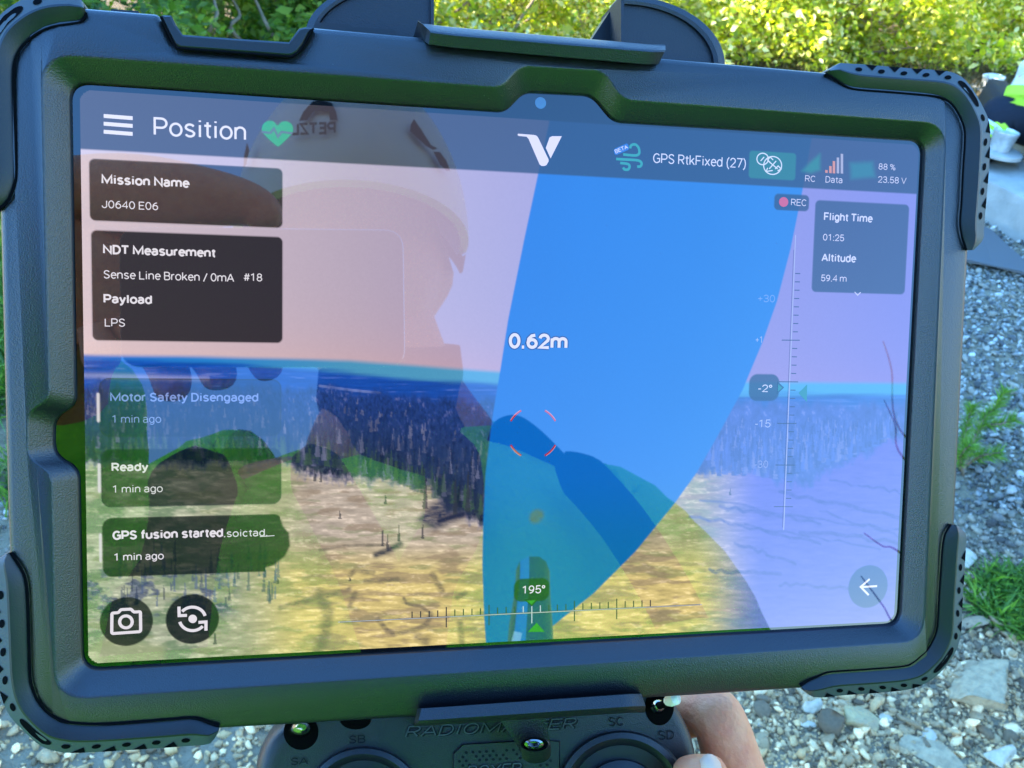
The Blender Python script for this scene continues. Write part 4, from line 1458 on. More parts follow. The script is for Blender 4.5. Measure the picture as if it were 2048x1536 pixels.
neck0 = np.array(MW(835, 915, .55))
head_c = np.array(MW(720, 540, .63))
sh_r, sh_l = np.array(MW(1225, 1085, .55)), np.array(MW(450, 1030, .55))
el_r = np.array(MW(1420, 1380, .40))
el_l = np.array(MW(110, 1260, .44))
wr_r = np.array(TLW(1690, 2000, .045))
palm_r = np.array(TLW(1640, 1800, -.012))
palm_l = np.array(MW(215, 560, H_CAM + .040))
wr_l = np.array(MW(120, 700, H_CAM + .060))
nodes = [(pelvis, .10), (pelvis + (chest - pelvis) * .5, .10), (chest, .10), (neck0, .046), (neck0 + (head_c - neck0) * .45, .050), (head_c, .07),
         (sh_r, .042), (el_r, .040), (wr_r, .026), (palm_r, (.030, .018)),
         (sh_l, .042), (el_l, .040), (wr_l, .026), (palm_l, (.032, .020))]
edges = [(0, 1), (1, 2), (2, 3), (3, 4), (4, 5), (3, 6), (6, 7), (7, 8), (8, 9), (3, 10), (10, 11), (11, 12), (12, 13)]


def chain(start, pts):
    k = start
    for p, r in pts:
        nodes.append((np.array(p), r))
        edges.append((k, len(nodes) - 1))
        k = len(nodes) - 1


# right hand: index finger behind the controller, thumb over its front, the rest under it
chain(9, [(TLW(1545, 1690, -.020), .0105), (TLW(1476, 1560, -.026), .0098), (TLW(1449, 1470, -.0285), .0096), (TLW(1432, 1424, -.030), .0100), (TLW(1400, 1418, -.036), .0092), (TLW(1350, 1428, -.045), .0085), (TLW(1310, 1440, -.052), .0075)])
chain(9, [(TLW(1555, 1790, -.004), .0130), (TLW(1470, 1690, -.003), .0112), (TLW(1412, 1592, -.0045), .0096), (TLW(1397, 1540, -.006), .0088), (TLW(1394, 1507, -.0075), .0068)])
chain(9, [(TLW(1560, 1720, -.030), .0105), (TLW(1500, 1610, -.045), .0100), (TLW(1430, 1560, -.054), .0095), (TLW(1350, 1560, -.058), .0085), (TLW(1300, 1570, -.060), .0075)])
chain(9, [(TLW(1580, 1780, -.035), .0100), (TLW(1520, 1690, -.050), .0098), (TLW(1440, 1650, -.060), .0092), (TLW(1360, 1650, -.063), .0080), (TLW(1310, 1660, -.064), .0070)])
chain(9, [(TLW(1610, 1850, -.035), .0090), (TLW(1560, 1780, -.050), .0086), (TLW(1490, 1740, -.060), .0080), (TLW(1420, 1740, -.064), .0070), (TLW(1370, 1745, -.065), .0062)])
# left hand holding the phone: index along its top, the others curled under its lower edge, thumb behind
hb = H_CAM + .026
chain(13, [(MW(120, 380, hb + .010), .030), (MW(250, 385, hb + .002), .0235), (MW(390, 395, hb), .0180), (MW(480, 402, hb - .002), .0135), (MW(527, 418, hb - .003), .0115), (MW(545, 460, hb - .006), .0100)])
chain(13, [(MW(330, 560, hb + .004), .0105), (MW(430, 620, hb + .002), .0105), (MW(525, 700, hb), .0105), (MW(545, 765, hb - .004), .0095)])
chain(13, [(MW(300, 610, hb + .004), .0105), (MW(380, 680, hb), .0105), (MW(438, 730, hb - .003), .0112), (MW(442, 785, hb - .005), .0098)])
chain(13, [(MW(250, 640, hb + .004), .0105), (MW(310, 700, hb), .0105), (MW(345, 745, hb - .003), .0115), (MW(348, 808, hb - .005), .0098)])
chain(13, [(MW(180, 640, hb + .004), .0090), (MW(195, 680, hb), .0090), (MW(203, 705, hb - .003), .0105), (MW(205, 745, hb - .005), .0095)])
bv, bf = skin(nodes, edges, 2)

# head with a face
t_up = R_TW[:, 1]
t_x = R_TW[:, 0]
t_n = R_TW[:, 2]


def head_geo():
    bm = bmesh.new()
    bmesh.ops.create_uvsphere(bm, u_segments=48, v_segments=32, radius=1)
    V = np.array([v.co[:] for v in bm.verts])
    Fq = [tuple(v.index for v in f.verts) for f in bm.faces]
    bm.free()
    x, y, z = V[:, 0], V[:, 1], V[:, 2]          # z up, -y towards the tablet
    P = np.stack([x * .078, y * .098, z * .118], 1)
    low = np.clip(-z, 0, 1)
    P[:, 0] *= 1 - .22 * low
    front = np.clip(-y, 0, 1)
    gs = lambda cx, cz, sx, sz: np.exp(-((x - cx) / sx) ** 2 - ((z - cz) / sz) ** 2) * (y < 0)
    P[:, 1] -= .022 * gs(0, -.12, .13, .22) + .008 * gs(0, -.24, .17, .09) + .010 * gs(0, -.80, .30, .16) + .006 * gs(0, -.50, .26, .05) + .006 * gs(0, -.60, .24, .05) + .006 * gs(0, .18, .55, .09)
    P[:, 1] += .012 * (gs(.34, .03, .16, .10) + gs(-.34, .03, .16, .10)) + .005 * gs(0, -.55, .26, .025)
    for s in (-1, 1):
        e = np.exp(-((y - .05) / .16) ** 2 - ((z + .08) / .26) ** 2) * (x * s > .6)
        P[:, 0] += s * .014 * e
    return P, Fq


hp_, hf = head_geo()
hw_ = np.array([head_c + t_x * p[0] + t_up * p[2] - t_n * (p[1]) for p in hp_])
g = Geo().add(bv, bf).add(hw_, hf)
ob = g.build('body', m_skin, PERSON, True, PO)
# eyes
m_eye = mat('eye_white', (.6, .58, .55), .2)
for s in (-1, 1):
    g = Geo()
    c = head_c + t_x * s * .026 + t_up * .004 + t_n * .0835
    for r, d in ((.0115, 0),):
        bm = bmesh.new()
        bmesh.ops.create_uvsphere(bm, u_segments=16, v_segments=10, radius=r)
        g.add([tuple(np.array(v.co) + c) for v in bm.verts], [tuple(v.index for v in f.verts) for f in bm.faces])
        bm.free()
    g.build('eye', m_eye, PERSON, True, PO)

# thumb nail
c0 = np.array(TLW(1418, 1530, .0022))
g = Geo()
rings = []
for (x, y), w, z in (((1436, 1605), 26, .0016), ((1430, 1575), 27, .0024), ((1425, 1545), 26, .0020), ((1421, 1523), 22, .0006), ((1420, 1512), 13, -.0012), ((1420, 1508), 5, -.002)):
    rings.append([TLW(x + math.cos(a) * w, y + .15 * w * math.cos(a), z - .0042 * (1 - math.sin(a)) + .0002) for a in np.linspace(.15, math.pi - .15, 9)])
g.loft(rings, False)
nail = g.build('finger_nail', m_nail, PERSON, True, PO)

# jacket: torso and sleeves
JW = []
for py, xl, xr, h, dep in ((842, 800, 985, .565, .055), (872, 690, 1060, .56, .075), (915, 560, 1130, .555, .10), (960, 455, 1215, .545, .115), (1040, 415, 1285, .53, .125), (1160, 360, 1320, .50, .13),
                           (1330, 320, 1340, .45, .135), (1560, 300, 1350, .38, .135), (1760, 300, 1350, .30, .135)):
    a, b = np.array(MW(xl, py, h)), np.array(MW(xr, py, h))
    c, r = (a + b) / 2, (b - a) / 2
    JW.append([tuple(c + r * math.cos(t) + t_n * -dep * math.sin(t) * (1 if math.sin(t) > 0 else .85)) for t in np.linspace(0, 2 * math.pi, 41)[:-1]])
g = Geo().loft(JW, True, True, True)


def sleeve(g, pts, rad):
    p = catmull([tuple(q) for q in pts], 7)
    r = np.interp(np.linspace(0, 1, len(p)), np.linspace(0, 1, len(rad)), rad)
    r = r * (1 + .012 * np.sin(np.arange(len(p)) * 2.1))
    g.tube(p, list(r), 20)


sleeve(g, [sh_r - (sh_r - neck0) * .15, sh_r, (sh_r + el_r) / 2 + np.array([.015, 0, 0]), el_r, el_r + (wr_r - el_r) * .55, wr_r + (el_r - wr_r) * .05], [.064, .066, .066, .062, .056, .046])
sleeve(g, [sh_l - (sh_l - neck0) * .15, sh_l, (sh_l + el_l) / 2, el_l, el_l + (wr_l - el_l) * .55, wr_l + (el_l - wr_l) * .12], [.066, .070, .068, .062, .052, .044])
g.build('jacket', m_hiviz, PERSON, True, PO)


def strap(pts, w0, name='harness_strap', lift=.012):
    """flat webbing lying on the front of the jacket"""
    p = catmull([tuple(MW(x, y, h)) for x, y, h in pts], 6)
    g = Geo()
    rings = []
    for i, q in enumerate(p):
        d = np.array(p[min(i + 1, len(p) - 1)]) - np.array(p[max(i - 1, 0)])
        d = d / np.linalg.norm(d)
        sd = np.cross(d, t_n)
        sd /= np.linalg.norm(sd)
        q = np.array(q)
        w = w0 * min(1, .35 + i / 7)
        rings.append([tuple(q + sd * w), tuple(q + t_n * -.003 + sd * w), tuple(q - t_n * .003 - sd * w), tuple(q - sd * w)])
    g.loft(rings, True, True, True)
    return g.build(name, m_strap, PERSON, False, PO)


fr_h = lambda y: np.interp(y, [840, 900, 960, 1040, 1160, 1330, 1560], [.50, .455, .432, .405, .368, .312, .24])
for pts, w in (([(600, 900), (640, 960), (690, 1050), (735, 1140), (790, 1290)], .021), ([(880, 860), (905, 930), (905, 1050), (850, 1160), (820, 1330), (815, 1500)], .022),
               ([(1120, 915), (1175, 965), (1240, 1040), (1300, 1130), (1350, 1220), (1392, 1320), (1415, 1420)], .019), ([(420, 900), (385, 980), (345, 1100), (310, 1300)], .030)):
    strap([(x, y, fr_h(y) - .004) for x, y in pts], w)
g = Geo()
ga = []
for y_, xl_, xr_, h_, dp_ in ((690, 700, 915, .61, .060), (740, 640, 920, .605, .075), (800, 635, 915, .60, .080), (860, 650, 950, .59, .080), (905, 690, 1010, .575, .080)):
    a_, b0_ = np.array(MW(xl_, y_, h_)), np.array(MW(xr_, y_, h_))
    c_, r_ = (a_ + b0_) / 2, (b0_ - a_) / 2
    ga.append([tuple(c_ + r_ * math.cos(t) * 1.02 - t_n * dp_ * 1.5 * math.sin(t)) for t in np.linspace(0, 2 * math.pi, 33)[:-1]])
g.loft(ga, True, True, True)
g.build('added_neck_cover', m_strap, PERSON, True, PO)  # dark cover added to keep chin and neck dark in the mirror
# pack strap and pad over the shoulder, above the jacket
g = Geo()
pad = catmull([(985, 850), (1010, 832), (1040, 832), (1075, 855), (1115, 893), (1165, 948), (1205, 1000), (1175, 1012), (1090, 965), (1020, 930), (975, 900)], 4, True)
a = [MW(x, y, .60) for x, y in pad]
b = [MW(x, y, .50) for x, y in pad]
g.loft([a, b], True, True, True)
auto_smooth(g.build('pack_strap', m_strap, PERSON, False, PO), 40)

# helmet
hc = np.array(MW(706, 405, .60))
rx = np.linalg.norm(np.array(MW(940, 405, .60)) - np.array(MW(472, 405, .60))) / 2
g = Geo()
rings = []
NT = 56
for i, e in enumerate(np.linspace(0, math.pi / 2, 16)):
    ring = []
    for t in np.linspace(0, 2 * math.pi, NT + 1)[:-1]:
        ct, st_ = math.cos(t), math.sin(t)      # st_ > 0 = front (towards the tablet)
        drop = (.050 if st_ > 0 else .068) * (1 - abs(st_) ** 1.0) * (1 if st_ > 0 else .6) * math.cos(e)
        rise = .022 * max(st_, 0) * math.cos(e)
        r = math.cos(e) ** .85
        ring.append(tuple(hc + t_x * rx * r * ct + t_n * .135 * r * st_ + t_up * (.112 * math.sin(e) - drop * 1.0 + rise)))
    rings.append(ring)
inner = [[tuple(hc + (np.array(p) - hc) * .93 - t_up * .004) for p in rings[0]], [tuple(hc + (np.array(p) - hc) * .90 + t_up * .05) for p in rings[0]]]
g.loft([inner[1], inner[0]] + rings, True, False, True)
HEL = auto_smooth(g.build('helmet', m_helmet, PERSON, False, PO), 50)
# dark band coloured in for the shadow inside the brim
g = Geo()
n0 = NT
peak = [np.array(rings[0][k]) for k in range(NT)]
top = [p - t_up * .002 + t_n * .004 for p in peak]
low = [hc + (p - hc) * .97 - t_up * .020 for p in peak]
sel = [k for k in range(0, NT // 2 + 1)]
g.loft([[tuple(top[k]) for k in sel], [tuple(low[k]) for k in sel]], False)
g.build('helmet_brim_shade', m_dark, HEL, False, PO)


def on_helmet(px, py, lift=.003):
    """point of the shell mirrored at a photo point"""
    o = np.array(MW(px, py, .30))
    q = np.array(MW(px, py, .60))
    d = (q - o) / np.linalg.norm(q - o)
    u = np.array([(o - hc) @ t_x / (rx + lift), (o - hc) @ t_n / (.135 + lift), (o - hc) @ t_up / (.118 + lift)])
    v = np.array([d @ t_x / (rx + lift), d @ t_n / (.135 + lift), d @ t_up / (.118 + lift)])
    A_, B_, C_ = v @ v, u @ v, u @ u - 1
    k = B_ * B_ - A_ * C_
    k = (-B_ - math.sqrt(max(k, 0))) / A_
    return tuple(o + d * k)


def hel_patch(polys, name, m):
    g = Geo()
    for p in polys:
        q = [on_helmet(x, y) for x, y in p]
        b = len(g.v)
        g.v += q
        g.poly(list(range(b, b + len(q))))
    return g.build(name, m, HEL, False, PO, fix=False)


for vp in ([(828, 238), (842, 258), (862, 290), (876, 297), (866, 300), (852, 292), (833, 274), (820, 262), (821, 250)], [(866, 303), (880, 304), (892, 320), (901, 342), (893, 342), (880, 330)], [(494, 285), (499, 300), (492, 330), (487, 336), (488, 312)]):
    hel_patch([vp], 'vent', m_dark)
hel_patch([[(625, 203), (640, 198), (664, 206), (673, 226), (675, 240), (660, 240), (657, 224), (640, 222), (628, 222), (615, 240), (598, 242), (606, 224)]], 'front_mark', m_dark)
g = Geo()
lines, adv = glyph_lines('LZTEP', .2)
lines, adv = glyph_lines('PETZL', .22)
flat2 = Geo()
for pl_ in lines:
    ribbon(flat2, [(x, y) for x, y in pl_], .22, 0)
bx0, bx1, by0, by1 = 672, 584, 268, 243
vv = [on_helmet(bx0 + (bx1 - bx0) * (x / adv), by0 + (by1 - by0) * y + (x / adv) * 3, .004) for x, y, z in flat2.v]
Geo().add(vv, flat2.f).build('helmet_lettering', m_dark, HEL, False, PO, fix=False)

# legs and boots
for s in (-1, 1):
    hip = pelvis + np.array([s * .10, 0, -.02])
    knee = pelvis * np.array([1, 1, 0]) + np.array([s * .12, .03, .50])
    ank = pelvis * np.array([1, 1, 0]) + np.array([s * .14, -.02, .10])
    g = Geo()
    g.tube(catmull([tuple(pelvis + np.array([s * .05, 0, .06])), tuple(hip), tuple((hip + knee) / 2), tuple(knee), tuple((knee + ank) / 2), tuple(ank)], 5), list(np.interp(np.linspace(0, 1, 26), [0, .2, .4, .6, .8, 1], [.11, .11, .09, .072, .066, .058])), 18)
    g.build('trouser_leg', m_trouser, PERSON, True, PO)
    g = Geo()
    f = ank + np.array([0, 0, -.10])
    rr = []
    for y, wx, z1 in ((-.09, .028, .085), (-.08, .040, .115), (-.02, .046, .12), (.05, .046, .09), (.12, .050, .06), (.17, .042, .045), (.19, .02, .03)):
        rr.append([tuple(f + np.array([wx * math.cos(t), y, max(.002 + .0 * t, z1 / 2 + z1 / 2 * math.sin(t))])) for t in np.linspace(0, 6.2832, 17)[:-1]])
    g.loft(rr, True, True, True)
    g.build('boot', m_boot, PERSON, True, PO)

# ------------------------------------------------------------------ the phone that takes the picture
PHONE = thing('smartphone', 'black smartphone with a bright metal rim held up by the left hand', 'phone', matrix=TW)
hz0 = H_CAM + .0035
ph = rounded([(*L(x, y, -hz0)[:2], .010) for x, y in ((236, 452), (807, 459), (811, 735), (240, 735))], 7)
g = Geo()
g.loft([[(x, y, hz0 + d) for x, y in (inset(ph, e) if e else np.array(ph))] for e, d in ((.0010, .0), (.0010, .0078))], True, True, True)
g.build('phone_body', mat('phone_glass', (.01, .011, .013), .25, .5), PHONE)
g = Geo()
i_, o_ = inset(ph, .0012), np.array(ph)
g.loft([[(x, y, hz0 + .0012) for x, y in i_], [(x, y, hz0 + .0008) for x, y in inset(ph, .0004)], [(x, y, hz0 + .0016) for x, y in o_], [(x, y, hz0 + .0066) for x, y in o_], [(x, y, hz0 + .0074) for x, y in inset(ph, .0008)]], True)
auto_smooth(g.build('metal_rim', mat('phone_rim', (.75, .76, .78), .25, .5, 1.0), PHONE), 40)


# ================================================================== THE PLACE BEHIND
# ------------------------------------------------------------------ stones
def ico(sub):
    bm = bmesh.new()
    bmesh.ops.create_icosphere(bm, subdivisions=sub, radius=1)
    V = np.array([v.co[:] for v in bm.verts])
    Fq = np.array([[v.index for v in f.verts] for f in bm.faces])
    bm.free()
    return V, Fq


def stone_shapes(sub, n, seed):
    V, Fq = ico(sub)
    r = np.random.default_rng(seed)
    out = []
    for i in range(n):
        P = V.copy()
        for k in range(9):
            d = r.normal(size=3)
            d /= np.linalg.norm(d)
            t = r.uniform(.34, .80)
            h = P @ d
            P = P - np.outer(np.clip(h - t, 0, 9), d)
        P *= r.uniform([.8, .6, .4], [1.25, 1.0, .8])
        out.append(P)
    return np.array(out), Fq


m_stone = bpy.data.materials.new('gravel_stone')
m_stone.use_nodes = True
_nt = m_stone.node_tree
_at = _nt.nodes.new('ShaderNodeAttribute')
_at.attribute_name = 'Col'
_tc = _nt.nodes.new('ShaderNodeTexCoord')
_nz = _nt.nodes.new('ShaderNodeTexNoise')
_nz.inputs['Scale'].default_value = 180
_nz.inputs['Detail'].default_value = 5
_mr = _nt.nodes.new('ShaderNodeMapRange')
_mr.inputs[3].default_value = .55
_mr.inputs[4].default_value = 1.4
_mul = _nt.nodes.new('ShaderNodeVectorMath')
_mul.operation = 'SCALE'
_bp = _nt.nodes.new('ShaderNodeBump')
_bp.inputs['Strength'].default_value = .5
_bp.inputs['Distance'].default_value = .002
_b = _nt.nodes['Principled BSDF']
_b.inputs['Roughness'].default_value = .85
_nt.links.new(_tc.outputs['Object'], _nz.inputs['Vector'])
_nt.links.new(_nz.outputs['Fac'], _mr.inputs[0])
_nt.links.new(_at.outputs['Color'], _mul.inputs[0])
_nt.links.new(_mr.outputs[0], _mul.inputs['Scale'])
_nt.links.new(_mul.outputs[0], _b.inputs['Base Color'])
_nt.links.new(_nz.outputs['Fac'], _bp.inputs['Height'])
_nt.links.new(_bp.outputs['Normal'], _b.inputs['Normal'])


def rot_mats(n, r):
    q = r.normal(size=(n, 4))
    q /= np.linalg.norm(q, axis=1)[:, None]
    w, x, y, z = q.T
    return np.stack([1 - 2 * (y * y + z * z), 2 * (x * y - z * w), 2 * (x * z + y * w), 2 * (x * y + z * w), 1 - 2 * (x * x + z * z), 2 * (y * z - x * w), 2 * (x * z - y * w), 2 * (y * z + x * w), 1 - 2 * (x * x + y * y)], 1).reshape(n, 3, 3)


def scatter_stones(x, y, size, sub, seed):
    r = np.random.default_rng(seed)
    n = len(x)
    S, Fq = stone_shapes(sub, 24, seed)
    P = S[r.integers(0, 24, n)]
    az = r.uniform(0, 6.2832, n)
    tl = r.normal(0, .35, (n, 2))
    c, s = np.cos(az), np.sin(az)
    X = P[..., 0] * c[:, None] - P[..., 1] * s[:, None]
    Y = P[..., 0] * s[:, None] + P[..., 1] * c[:, None]
    Z = P[..., 2] + X * tl[:, :1] + Y * tl[:, 1:]
    gz = (fbm(x * 1.3, y * 1.3, 4, 3) - .5) * .07
    V = np.stack([X * size[:, None] + x[:, None], Y * size[:, None] + y[:, None], Z * size[:, None] + (gz + size * r.uniform(.1, .5, n))[:, None]], -1)
    k = P.shape[1]
    Fa = (Fq[None] + (np.arange(n) * k)[:, None, None]).reshape(-1, 3)
    v = r.random(n)
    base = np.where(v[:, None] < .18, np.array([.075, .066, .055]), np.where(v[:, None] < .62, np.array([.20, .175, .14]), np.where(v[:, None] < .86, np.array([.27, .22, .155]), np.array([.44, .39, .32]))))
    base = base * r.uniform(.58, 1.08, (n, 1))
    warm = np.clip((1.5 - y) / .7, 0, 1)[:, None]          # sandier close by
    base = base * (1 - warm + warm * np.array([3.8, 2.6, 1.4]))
    base = base * (1 + .8 * np.clip((y - 1.3) / .6, 0, 1))[:, None] * (1 - .75 * np.clip((y - 3.5) / .4, 0, 1))[:, None]  # far stones coloured darker so the sunlit strip doesn't burn out
    return V.reshape(-1, 3), Fa, np.repeat(base, k, 0)


r = np.random.default_rng(3)
parts = []
# fine layer everywhere in reach, coarse stones near the camera
n = 95000
x = r.uniform(-1.2, 2.6, n)
y = r.uniform(.25, 4.6, n)
inside = (x < .62 * y + .75) & (x > -.62 * y - .5)
x, y = x[inside], y[inside]
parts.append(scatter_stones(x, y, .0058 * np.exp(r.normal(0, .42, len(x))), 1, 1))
# extra density where the photo looks: right strip and lower right
n = 21000
y = r.uniform(.25, 3.6, n)
x = .33 * y + .12 + r.normal(.28, .26, n) * (.6 + .25 * y)
parts.append(scatter_stones(x, y, .0062 * np.exp(r.normal(0, .48, n)), 1, 2))
n = 13000
y = r.uniform(.25, 1.35, n)
x = r.uniform(-.05, 1.15, n)
parts.append(scatter_stones(x, y, .0046 * np.exp(r.normal(0, .60, n)), 2, 4))
n = 42000
y = r.uniform(.25, 1.4, n)
x = .12 + .3 * (y - .25) + r.uniform(0, .75, n)
parts.append(scatter_stones(x, y, .0024 * np.exp(r.normal(0, .35, n)), 1, 8))
n = 2600
y = r.uniform(.3, 1.3, n)
x = r.uniform(-1.0, .1, n)
parts.append(scatter_stones(x, y, .008 * np.exp(r.normal(0, .5, n)), 1, 6))
Vs, Fs, Cs, b = [], [], [], 0
for V, Fa, C in parts:
    Vs.append(V)
    Fs.append(Fa + b)
    Cs.append(C)
    b += len(V)
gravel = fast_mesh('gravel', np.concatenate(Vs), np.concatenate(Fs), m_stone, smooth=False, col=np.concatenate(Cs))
tag(gravel, 'loose grey gravel covering the ground in the shade', 'gravel', kind='stuff')

# rocks one can point at
RS, RF = stone_shapes(4, 12, 77)
m_rock = mat('pale_rock', (.58, .40, .215), .9, .2, noise=(70, (.36, .25, .14), .38, .75), bump=(120, .9, .006))
m_rock_w = mat('whitish_rock', (.70, .54, .35), .9, .2, noise=(70, (.50, .38, .25), .4, .7), bump=(150, .7, .004))
m_rock_y = mat('ochre_rock', (.58, .40, .18), .9, .2, noise=(45, (.40, .29, .16), .4, .7), bump=(120, .9, .006))


def rock(px, py, sx, sy, sz, m, label, k, rz=0.):
    c = G(px, py, 0.01)
    P = RS[k] * np.array([sx, sy, sz])
    nz = (fbm(P[:, 0] * 30 + k * 9, P[:, 1] * 30 + P[:, 2] * 25, 4, k) - .5) * min(sx, sy) * .35
    P = P * (1 + (nz / max(sx, sy))[:, None])
    ob = mesh('rock', P, RF, m, smooth=True)
    ob.location = (c[0], c[1], ground_z(c[0], c[1]) + sz * .30)
    ob.rotation_euler = (0, 0, rz)
    tag(ob, label, 'rock', 'larger rocks lying in the gravel')
    return ob


rock(1965, 1372, .105, .075, .05, m_rock, 'large pale grey rock partly hidden by the lower right bumper', 0, .5)
rock(1712, 1424, .060, .042, .03, m_rock_y, 'ochre rock just under the lower right bumper', 1, -.5)
rock(1928, 1118, .036, .055, .030, m_rock_w, 'smooth whitish stone peeping out right of the tablet above the lower bumper', 2, .1)
rock(1778, 1428, .018, .015, .012, m_rock_w, 'small angular white stone beside the ochre rock', 3, .8)
rock(1620, 1436, .024, .011, .010, m_rock_w, 'flat bluish white stone right of the index finger', 4, -.2)
rock(1521, 1434, .010, .011, .009, m_rock_w, 'tiny rounded white pebble touching the index finger knuckle', 5, .3)
rock(1880, 1496, .090, .040, .025, m_rock, 'long ridge of pale rock in the lower right corner', 6, -.55)
rock(1622, 1400, .028, .018, .018, m_rock_w, 'white stone tucked under the end of the lower right bumper', 7, .4)
rock(1862, 1462, .020, .018, .014, m_rock_w, 'grey white cobble on the long pale rock', 8, 1.)
rock(2010, 1500, .035, .03, .022, m_rock_w, 'whitish cobble at the bottom right of the frame', 9, .6)

# ------------------------------------------------------------------ rubber mat and foundation
m_mat_r = mat('rubber_sheet', (.13, .12, .11), .7, .35, bump=(300, .3, .001))
zt = .02
q = [G(1925, 522, zt), G(1958, 452, zt), G(1984, 466, zt), G(2010, 492, zt), G(2060, 535, zt), G(2110, 590, zt), G(2070, 560, zt), G(2040, 546, zt), G(1985, 532, zt)]
g = Geo()
g.loft([[(a, b_, c + .006 + .004 * math.sin(a * 30)) for a, b_, c in q], [(a, b_, c - .002) for a, b_, c in q]], True, True, True)
tag(g.build('rubber_mat', m_mat_r), 'thin dark rubber mat lying on the gravel below the concrete edge', 'mat')

m_conc = mat('concrete', (.52, .47, .39), .85, .25, noise=(14, (.40, .36, .30), .35, .7), bump=(90, .5, .004))
FOUND = thing('concrete_foundation', 'low stepped concrete foundation edge at the right beside the gravel', 'foundation', G(1990, 380, 0))
FO = tuple(FOUND.location)
zl = .14
a, b_ = np.array(G(1940, 344, zl)), np.array(G(2048, 398, zl))
e = (b_ - a) / np.linalg.norm(b_ - a)
A0, B0 = a - e * .45, b_ + e * 2.6
nb = np.array([-e[1], e[0], 0])
nb = nb if nb[1] > 0 else -nb


def slab(p0, p1, depth, z0, z1, bev=.012):
    g = Geo()
    o = [p0, p1, p1 + nb * depth, p0 + nb * depth]
    c = sum(o) / 4
    ins = [p + (c - p) / np.linalg.norm(c - p) * bev * 1.4 for p in o]

    def row(pp, z):
        return [(p[0], p[1], z) for p in pp]
    g.loft([row(o, z0), row(o, z1 - bev), row(ins, z1)], True, True, True)
    return g


auto_smooth(slab(A0, B0, .72, -.05, zl).build('lower_step', m_conc, FOUND, off=FO), 40)
auto_smooth(slab(A0 + nb * .34 - e * .1, B0 + nb * .34, .50, zl + .001, zl + .05).build('upper_step', m_conc, FOUND, off=FO), 40)

m_galv = mat('galvanised_cap', (.80, .77, .72), .38, .5, .6, noise=(60, (.62, .60, .56), .4, .7))
m_cap_w = mat('white_cap', (.80, .78, .74), .5, .4)


def bolt_cap(px, py, z, rad, hgt, m, label, tilt=0.0):
    c = G(px, py, z)
    t = thing('bolt_cap', label, 'bolt cap', c, 'foundation bolt caps')
    t.rotation_euler = (0, tilt, 0)
    n = 28
    ring = lambda r_, zz: [(r_ * math.cos(k), r_ * math.sin(k), zz) for k in np.linspace(0, 6.2832, n + 1)[:-1]]
    g = Geo().loft([ring(rad * .74, 0), ring(rad * .80, hgt * .25), ring(rad * .95, hgt * .86), ring(rad, hgt * .93), ring(rad * .99, hgt), ring(rad * .90, hgt * 1.01), ring(rad * .86, hgt * .90), ring(rad * .1, hgt * .88)], True, True, True)
    auto_smooth(g.build('cap', m, t), 35)
    g = Geo().loft([ring(rad * 1.9, -.004), ring(rad * 1.9, .008), ring(rad * 1.82, .011), ring(rad * .78, .012)], True, True, False)
    auto_smooth(g.build('base_washer', m_conc, t), 35)


bolt_cap(1995, 305, zl + .05, .047, .085, m_galv, 'grey metal bolt cap standing on the shaded concrete step by the seated worker', .12)
bolt_cap(1981, 176, .045, .055, .060, m_cap_w, 'sunlit white bolt cap on pale ground in front of the shrubs')

# sunlit pale pad farther back
m_pale = mat('pale_sandy_concrete', (.125, .088, .046), .9, .2, noise=(6, (.095, .066, .034), .35, .7), bump=(60, .5, .006))
q = [G(1800, 240, .045), G(2200, 300, .045), G(2260, 190, .045), G(2060, 176, .045), G(1960, 166, .045), G(1880, 160, .045), G(1840, 172, .045)]
g = Geo().loft([[(x_, y_, -.08) for x_, y_, z_ in q], [(x_, y_, .038) for x_, y_, z_ in q], [(x_ * .995, y_ * .995, .045) for x_, y_, z_ in q]], True, False, True)
po = tag(g.build('sandy_pad', m_pale), 'pale sandy pad lit by the sun in front of the shrubs', 'ground', kind='structure')

# ------------------------------------------------------------------ the seated worker and the bag
WK = thing('person', 'seated worker in dark trousers with hi-vis cuffs and yellow sleeve, cut by the right edge', 'person', G(2060, 330, zl + .05))
WO = tuple(WK.location)
m_hv2 = mat('hi_vis_yellow', (.55, .86, .06), .75, .2)
m_refl = mat('reflective_tape', (.72, .74, .76), .35, .6, .2)


def WP(px, py, dep):
    """world point on the sight line of a photo point, dep metres along the view axis"""
    d = CR @ ray_cam(px, py)
    return np.array(CAM_POS + d * dep)


D0 = np.linalg.norm((np.array(G(2000, 300, zl + .05)) - CAM_POS) @ CR[:, 2])
hipw, knw, ftw = WP(2175, 262, D0 + .05), WP(2010, 232, D0 + .02), WP(1966, 276, D0 + .04)
kn2, ft2 = WP(2130, 262, D0 - .12), WP(2100, 330, D0 - .10)
shw, elw, haw = WP(2160, 20, D0 + .05), WP(2042, 204, D0 - .02), WP(2052, 150, D0 - .05)
wn_ = [(hipw, .12), (hipw * .55 + shw * .45, .13), (shw + np.array([.03, 0, -.02]), .11), (shw + np.array([.03, -.01, .12]), .055), (shw + np.array([.01, -.04, .26]), .095),
       (knw, .070), (ftw, .050), (kn2, .072), (ft2, .050), (shw + np.array([-.10, -.03, -.02]), .06), (elw, .048), (haw, .034), (haw + np.array([-.01, -.01, .025]), .022),
       (haw + np.array([-.012, -.01, .02]), .012), (haw + np.array([-.015, -.012, .03]), .010)]
v_, f_ = skin(wn_, [(0, 1), (1, 2), (2, 3), (3, 4), (0, 5), (5, 6), (0, 7), (7, 8), (2, 9), (9, 10), (10, 11), (11, 12), (11, 13), (13, 14)], 2)
wb = mesh('body', v_, f_, m_skin, WK, True, WO)


